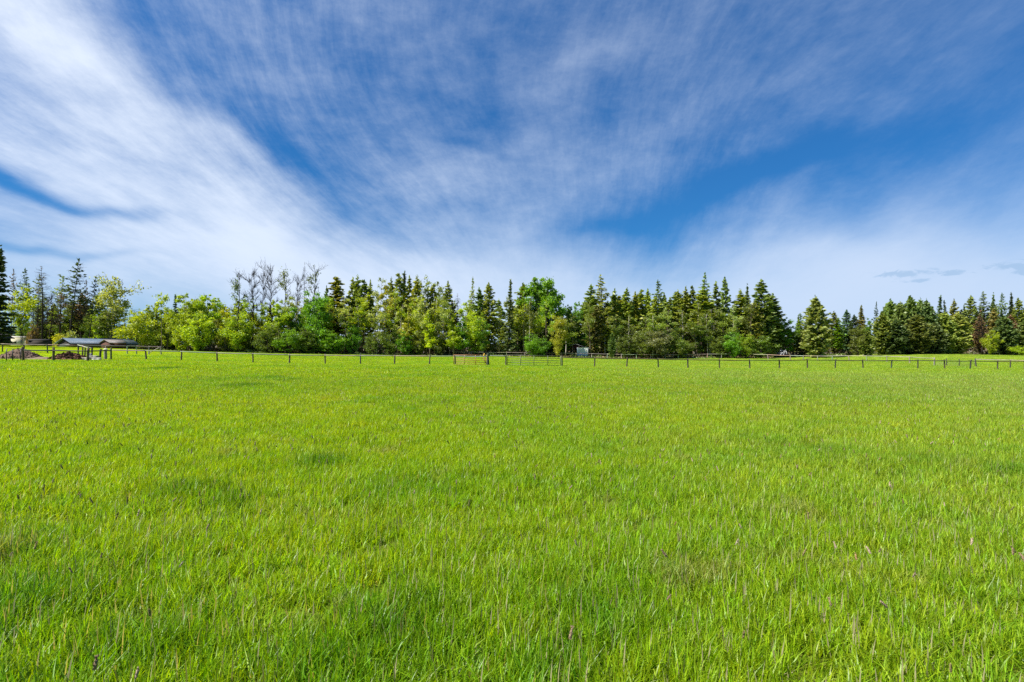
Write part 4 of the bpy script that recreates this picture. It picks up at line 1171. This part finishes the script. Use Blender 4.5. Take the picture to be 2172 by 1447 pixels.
# diagonal brace at the end of the corral rail
a = at(342, 735, 98.5); c = at(318, 748, 98.5)
mb = MB(); mb.tube([Vector((0, 0, 0)), c - a], [.07, .07], 7)
o = tag(link('brace_pole', mb.mesh('brace_pole', M_WOOD), None, WOODC['pale']), 'slanting pale pole at the right end of the corral rail', 'pole')
o.location = a


# ------------------------------------------------------------------ gates
def gate(label, pxa, Ya, pxb, Yb, h, bars, ups, color, r=.022, lift=.12, name='tube_gate', upr=None):
    xa, xb = (pxa - 1086) / F * Ya, (pxb - 1086) / F * Yb
    A = Vector((xa, Ya, gz(xa, Ya) + lift)); B = Vector((xb, Yb, gz(xb, Yb) + lift))
    o = empty(name, A); d = B - A
    for z in bars:
        mb = MB(); mb.tube([Vector((0, 0, z * h)), d + Vector((0, 0, z * h))], [r, r], 7)
        link('bar', mb.mesh('bar', M_METAL), o, color)
    for t in ups:
        mb = MB(); e = d * t; mb.tube([e + Vector((0, -.02, 0)), e + Vector((0, -.02, h))], [upr or r * 1.3] * 2, 7)
        link('upright', mb.mesh('upright', M_METAL), o, color)
    tag(o, label, 'gate')
    return o


gate('rusty orange five-bar metal gate standing open along the fence', 962.5, 73, 1032, 73.2, 1.18, (0, .2, .42, .63, .84, 1), (0, .32, .66, 1), (.38, .17, .06), r=.028)
gate('long green metal gate between two fence posts', 1076, 72.2, 1189, 72.2, 1.22, (0, .25, .48, .74, 1), (0, .25, .5, .76, 1), (.07, .085, .04), r=.03)
gate('thin wire gate in the pale fence at right', 1983, 95, 2067, 93.2, 1.1, (0, .2, .4, .6), (0, 1), (.16, .17, .12), r=.016)
for (px, Y, lab) in ((2007, 94.4, 'left thin dark stake in the wire gate gap'), (2034, 93.8, 'right thin dark stake in the wire gate gap')):
    x = (px - 1086) / F * Y
    q = tag(link('stake', POSTS[0], None, WOODC['dark']), lab, 'post'); q.location = (x, Y, gz(x, Y)); q.scale = (.8, .8, .95)
g = gate('small black metal frame gate before the gravel mound', 14.5, 58.5, 45, 59.5, 1.32, (.30, .98), (0, .42, 1), (.012, .012, .014), r=.022, lift=0, upr=.045)

# yellow rag and slanting board by the rusty gate post
p = at(1027, 756, 72.8)
mb = MB(); rg = np.random.default_rng(5)
th = np.linspace(0, 1, 6)
mb.tube([(0, 0, .25), (.03, 0, .12), (-.05, .02, 0), (.02, 0, -.16), (-.02, 0, -.3)], [.03, .07, .09, .07, .03], 7)
o = tag(link('rag', mb.mesh('rag', simple('yellow_cloth', (.65, .38, .04), .8, .3, 12)), None), 'small yellow rag hung on the post by the rusty gate', 'rag')
o.location = p + Vector((0, -.1, .15))
a = at(1025, 758, 72.9); c = at(1031.5, 772, 72.9)
mb = MB(); mb.tube([(0, 0, 0), c - a], [.06, .06], 5)
o = tag(link('board', mb.mesh('board', M_WOOD), None, (.22, .10, .05)), 'short reddish board leaning on the rusty gate post', 'board'); o.location = a


# ------------------------------------------------------------------ dirt piles and rubble
def mound(name, label, px, Y, wm, dm, h, col, seed, cat, rough=.5, chunks=0, chunk_c=.08):
    rg = np.random.default_rng(seed)
    x0 = (px - 1086) / F * Y
    n = 46
    g_ = np.linspace(-1, 1, n); X, Z = np.meshgrid(g_, g_)
    rr = np.sqrt(X ** 2 + Z ** 2)
    H = np.clip(1 - rr, 0, 1) ** .8
    ns = np.zeros_like(X)
    for k in range(18):
        f = rg.normal(0, 1, 2) * (3 + k); ns += np.sin(X * f[0] + Z * f[1] + rg.uniform(0, 6)) / (1.5 + k * .5)
    Hh = h * (H * (1 + .12 * ns) + .03 * ns * (rr < .95) * rough) - .05 - (rr >= .98) * .3
    V = np.stack([X * wm / 2, Z * dm / 2, Hh], -1).reshape(-1, 3)
    V[:, 2] += gz(V[:, 0] + x0, V[:, 1] + Y) - gz(x0, Y)
    i = np.arange(n - 1)[:, None] * n; j = np.arange(n - 1)[None]
    Q = np.stack([i + j, i + j + 1, i + n + j + 1, i + n + j], -1).reshape(-1, 4)
    mb = MB(); mb.add(V, Q, a=rg.uniform(0, 1, len(V)))
    if chunks:
        t = rg.uniform(0, 6.28, chunks); q = np.sqrt(rg.uniform(0, 1, chunks)) * .95
        C = np.stack([np.cos(t) * q * wm / 2, np.sin(t) * q * dm / 2, h * (1 - q) ** .8 + .0], -1)
        mb.leaves(C, chunk_c, rg, 1.6)
    mt = simple(name + '_soil', col, .95, .45, 4, spec=.1, bump=.6)
    o = tag(link(name, mb.mesh(name, mt), None), label, cat)
    o.location = (x0, Y, gz(x0, Y))
    return o


mound('gravel_mound', 'brown gravel mound behind the small black frame gate', 42, 66.5, 4.9, 4.5, 1.25, (.125, .085, .062), 1, 'mound', 1.0, 350, .16)
mound('soil_bank', 'low pale soil bank between the two piles', 85, 66, 5.5, 2.5, .38, (.17, .13, .09), 3, 'mound', .3)
mound('manure_pile', 'ragged reddish-brown manure pile behind the corral rail', 146, 66, 4.6, 3.4, .92, (.11, .060, .038), 2, 'pile', 1.2, 500, .22)
rg = np.random.default_rng(9)
RUB = [(181, 764, .9, .35, (.36, .32, .26), 'pale plank end beside the manure pile'), (191, 757, .5, .55, (.19, .19, .17), 'grey boulder on top of the rubble heap'),
       (197, 762, 1.1, .35, (.42, .37, .30), 'long pale stone slab in the rubble heap'), (205, 763, .9, .35, (.40, .37, .33), 'pale stone slab at the right end of the rubble'),
       (200, 757, .9, .25, (.25, .24, .20), 'flat grey slab behind the pale stones'), (189, 764, .5, .3, (.10, .09, .08), 'dark stone low in the rubble heap')]
for (px, py, w, h, c, lab) in RUB:
    Y = 65.5 + (765 - py) * .25
    x = (px - 1086) / F * Y
    me = bpy.data.meshes.new('stone'); import bmesh
    bm = bmesh.new(); bmesh.ops.create_icosphere(bm, subdivisions=3, radius=.5)
    for v in bm.verts:
        d = v.co.normalized()
        k = 1 + .16 * math.sin(d.x * 5 + px) + .12 * math.sin(d.y * 7 + d.z * 6 + py) + random.gauss(0, .015)
        v.co = Vector((max(-.42, min(.42, d.x * .5 * k)) * w * 1.2, d.y * .5 * k * w * .7, max(-.3, min(.38, d.z * .5 * k)) * h * 1.5))
    bm.to_mesh(me); bm.free()
    me.materials.append(M_WOOD)
    o = tag(link('stone', me, None, c), lab, 'stone', 'rubble beside the manure pile')
    o.location = (x, Y, gz(x, Y) + (h * .3 if py > 758 else h * .3 + .3)); o.rotation_euler = (0, 0, rg.uniform(-.5, .5))


# ------------------------------------------------------------------ buildings
def corr_metal(name, col, scale=12, axis=0, rough=.45):
    m, b, out = new_mat(name)
    tc = b.n('ShaderNodeTexCoord').outputs['Object']
    w = b.n('ShaderNodeTexWave'); w.bands_direction = 'X' if axis == 0 else 'Y'
    b.put(w.inputs['Vector'], tc); w.inputs['Scale'].default_value = scale * .1; w.inputs['Distortion'].default_value = 0
    n = b.noise(b.mapping(tc, scale=(1, .3, 1)), 1.6, 5, .6)
    c = b.mix(b.mapr(n, .3, .7), tuple(q * .72 for q in col) + (1,), tuple(q * 1.2 for q in col) + (1,))
    p = b.n('ShaderNodeBsdfPrincipled'); b.put(p.inputs['Base Color'], c); p.inputs['Roughness'].default_value = rough
    p.inputs['Metallic'].default_value = 0; p.inputs['Specular IOR Level'].default_value = .25
    bp = b.n('ShaderNodeBump'); bp.inputs['Strength'].default_value = .7; bp.inputs['Distance'].default_value = .04
    b.put(bp.inputs['Height'], w.outputs['Fac']); b.put(p.inputs['Normal'], bp.outputs[0]); b.put(out.inputs[0], p.outputs[0])
    return m


def gable_house(name, label, cat, px, Y, ang, Ln, Wd, eave, rise, roof_m, wall_m, zground=None, over=.35, door=None, win=None, opening=False):
    """origin at the front-left (gable) corner; local x along the ridge, local y across (away)"""
    x = (px - 1086) / F * Y; z = gz(x, Y) if zground is None else zground
    o = empty(name, (x, Y, z - .1), ang)
    E = eave + .1
    mb = MB(); t = .12
    if not opening: mb.box((t / 2, Wd / 2, E / 2), (t, Wd - .02, E))
    else:
        mb.box((t / 2, .4, E / 2), (t, .8, E)); mb.box((t / 2, Wd - .4, E / 2), (t, .8, E)); mb.box((t / 2, Wd / 2, E - .2), (t * .9, Wd - 1.6, .4))
    mb.box((Ln - t / 2, Wd / 2, E / 2), (t, Wd - .02, E))
    mb.box((Ln / 2, t / 2, E / 2), (Ln - 2 * t, t, E)); mb.box((Ln / 2, Wd - t / 2, E / 2), (Ln - 2 * t, t, E))
    for xx in (0.03, Ln - .03 - t):
        V = [(xx, .05, E), (xx, Wd - .05, E), (xx, Wd / 2, E + rise * .97), (xx + t, .05, E), (xx + t, Wd - .05, E), (xx + t, Wd / 2, E + rise * .97)]
        mb.add(V, [(0, 3, 5, 2), (1, 2, 5, 4), (0, 1, 4, 3)], [(0, 2, 1), (3, 4, 5)])
    link('wall', mb.mesh('wall', wall_m), o)
    mb = MB(); th = .09
    for s in (0, 1):
        y0 = -over if s == 0 else Wd + over
        k = rise / (Wd / 2); ze = E - k * over + .03
        A = [(-over, y0, ze), (Ln + over, y0, ze), (Ln + over, Wd / 2, E + rise + .03), (-over, Wd / 2, E + rise + .03)]
        V = A + [(a_[0], a_[1], a_[2] + th) for a_ in A]
        mb.add(V, [(0, 1, 2, 3), (4, 7, 6, 5), (0, 4, 5, 1), (1, 5, 6, 2), (2, 6, 7, 3), (3, 7, 4, 0)])
    mb.box((Ln / 2, Wd / 2, E + rise + .12), (Ln + 2 * over + .02, .3, .06))
    link('roof', mb.mesh('roof', roof_m), o)
    for (lx, ly, w_, h_, z_, side) in (door or []):
        mb = MB()
        if side == 'gable': mb.box((-.03, ly, z_ + h_ / 2), (.06, w_, h_))
        else: mb.box((lx, -.03, z_ + h_ / 2), (w_, .06, h_))
        link('door', mb.mesh('door', simple('door_panel', (.03, .055, .05), .6)), o)
    for (lx, w_, h_, z_) in (win or []):
        mb = MB(); mb.box((lx, -.03, z_ + h_ / 2), (w_, .05, h_))
        wn_ = link('window', mb.mesh('window', simple('window_glass', (.02, .025, .03), .1, spec=.8)), o)
        mb = MB()
        for dx in (-w_ / 2, w_ / 2): mb.box((lx + dx, -.04, z_ + h_ / 2), (.07, .07, h_ + .07))
        for dz in (0, h_): mb.box((lx, -.043, z_ + dz), (w_ + .07, .07, .07))
        link('frame', mb.mesh('frame', simple('frame_paint', (.6, .6, .58), .6)), wn_)
    tag(o, label, cat)
    return o


Mdark = simple('dark_boards', (.028, .022, .018), .85, .3, 3, stretch=(6, 6, .6))
Mbrown = simple('brown_boards', (.075, .032, .020), .85, .35, 3, stretch=(6, 6, .6))
Mcream = simple('cream_wall', (.62, .56, .40), .8, .15, 2)
Mroofblue = corr_metal('blue_grey_roof', (.10, .135, .18), 22)
Mrooftan = corr_metal('tan_roof', (.20, .17, .15), 22)
Mteal = corr_metal('teal_roof', (.10, .27, .22), 22)
Mroofdk = simple('dark_shingles', (.03, .026, .024), .9, .3, 8)

# barn beyond the lawn ridge: front corner of the gable at px 155
def barn():
    yb = 132.0
    e = at(153, 728, yb).z; x = (153 - 1086) / F * yb
    g0 = gz(x, yb)
    a = R(60)
    # local y must point away/left from the front eave: direction rotated +90 from the ridge
    gable_house('barn', 'low barn with blue-grey metal roof beyond the left lawn', 'barn', 153, yb, a, 14.0, 7.2, e - g0, 1.15, Mroofblue, Mdark,
                over=.5, door=[(0, 3.6, 5.0, max(e - g0 - .5, .8), .12, 'gable')])
barn()
yb = 134.0; x = (234 - 1086) / F * yb; e = at(234, 727.5, yb).z
gable_house('shed', 'small brown shed with pale tan roof right of the barn', 'shed', 234, yb, R(58), 3.4, 5.0, e - gz(x, yb), .75, Mrooftan, Mbrown, over=.3)
yb = 120.0; x = (-18 - 1086) / F * yb; e = at(10, 716, yb).z
gable_house('shed', 'dark roof corner of a building at the left edge', 'shed', -36, yb, R(70), 5, 7, e - gz(x, yb), 1.3, Mroofdk, Mdark, over=.5)
yb = 128.0; x = (52 - 1086) / F * yb; e = at(52, 722.5, yb).z
gable_house('shed', 'low black shed left of the barn under the trees', 'shed', 60, yb, R(20), 3.4, 3, e - gz(x, yb), .25, Mroofdk, Mdark, over=.15)
yb = 180.0; x = (178 - 1086) / F * yb; e = at(178, 714, yb).z
gable_house('house', 'cream house glimpsed through the trees behind the barn', 'house', 178, yb, R(30), 9, 7, e - gz(x, yb), 1.0, simple('cream_roof', (.62, .58, .42), .7), Mcream, over=.4, win=[(3, 1.2, 1.1, 3), (6, 1.2, 1.1, 3)])
yb = 150.0; x = (8 - 1086) / F * yb; e = at(8, 716, yb).z
gable_house('house', 'pale house wall behind the yellow-green tree at left', 'house', 3, yb, R(25), 5.0, 5, e - gz(x, yb), .3, simple('white_roof', (.45, .42, .36), .7), Mcream, over=.2)
yb = 206.0; x = (1292 - 1086) / F * yb; e = at(1292, 722, yb).z
gable_house('house', 'teal-roofed house hidden among the right pines', 'house', 1292, yb, R(4), 4.2, 6, e - gz(x, yb), 1.3, Mteal, Mdark, over=.3)
# red-brown open shed beside the metal box
yb = 166.0; x = (1203 - 1086) / F * yb; e = at(1203, 736.5, yb).z
sh_ = gable_house('shed', 'dark red open shed with gabled roof beside the metal container', 'shed', 1203, yb, R(90), 5.0, 5.0, e - gz(x, yb), .85, simple('shed_roof', (.20, .20, .21), .5), simple('red_boards', (.05, .014, .012), .85), over=.25, opening=True)
sh_.location.x += 5.0


# grey corrugated container
def container():
    yb = 160.0
    x = (1225 - 1086) / F * yb; g0 = gz(x, yb)
    o = empty('metal_container', (x, yb, g0), R(-14))
    H = (at(1225, 737, yb).z - g0)
    L_, D_ = 2.9, 2.4
    mb = MB()
    n = 46
    # ribbed front wall
    xs = np.linspace(0, L_, n); off = np.where((np.arange(n) // 2) % 2 == 0, 0, .05)
    V = np.concatenate([np.stack([xs, off, np.full(n, .08)], -1), np.stack([xs, off, np.full(n, H - .05)], -1)])
    i = np.arange(n - 1); mb.add(V, np.stack([i, i + 1, i + n + 1, i + n], -1))
    ys = np.linspace(0, D_, 40); off = np.where((np.arange(40) // 2) % 2 == 0, 0, .05)
    V = np.concatenate([np.stack([off, ys, np.full(40, .08)], -1), np.stack([off, ys, np.full(40, H - .05)], -1)])
    i = np.arange(39); mb.add(V, np.stack([i, i + 40, i + 41, i + 1], -1))
    mb.box((L_ - .03, D_ / 2, H / 2), (.06, D_, H - .1)); mb.box((L_ / 2, D_ - .03, H / 2), (L_ - .14, .05, H - .1))
    link('wall', mb.mesh('wall', simple('galvanised', (.58, .58, .56), .5, .15, 2, metal=.2)), o)
    mb = MB(); mb.box((L_ / 2, D_ / 2, H), (L_ + .12, D_ + .12, .07)); link('roof', mb.mesh('roof', simple('container_roof', (.42, .45, .45), .5)), o)
    mb = MB(); mb.box((-.02, -.02, H / 2), (.26, .26, H - .08)); link('corner_post', mb.mesh('corner_post', simple('white_paint', (.78, .78, .76), .6, .05)), o)
    tag(o, 'grey corrugated metal container with a white corner post by the far fence', 'container')


container()


# white camper glimpsed in the dip
def camper():
    yb = 176.0; x = (1646 - 1086) / F * yb; g0 = gz(x, yb)
    o = empty('camper_trailer', (x, yb, g0), R(-8))
    mb = MB(); prof = [(0, .6), (0, 2.3), (.35, 2.75), (3.0, 2.75), (3.25, 2.3), (3.25, .6)]
    V = [(a_, 0, z_) for a_, z_ in prof] + [(a_, 2.1, z_) for a_, z_ in prof]; k = len(prof)
    Q = [(i, (i + 1) % k, (i + 1) % k + k, i + k) for i in range(k)]
    mb.add(V, Q + [(0, 1, 2, 3), (0, 3, 4, 5), (6, 9, 8, 7), (6, 11, 10, 9)])
    link('body', mb.mesh('body', simple('camper_paint', (.36, .38, .40), .4, .2)), o)
    mb = MB(); mb.box((1.6, -.02, 1.9), (1.1, .05, .55)); link('window', mb.mesh('window', simple('camper_glass', (.03, .04, .05), .1, spec=.8)), o)
    for wx in (1.2, 2.0):
        mb = MB(); mb.tube([(wx, .05, .33), (wx, .28, .33)], [.33, .33], 16); link('wheel', mb.mesh('wheel', simple('tyre', (.02, .02, .02), .9)), o)
    mb = MB(); mb.tube([(0, 1.05, .55), (-1.1, 1.05, .5)], [.05, .05], 6); mb.tube([(-1.05, 1.05, .5), (-1.05, 1.05, 0)], [.04, .04], 6); link('tow_bar', mb.mesh('tow_bar', M_METAL), o, (.1, .1, .1))
    tag(o, 'white camper trailer half hidden in the dip between the woods', 'camper')


camper()
print('objects', len(bpy.data.objects))
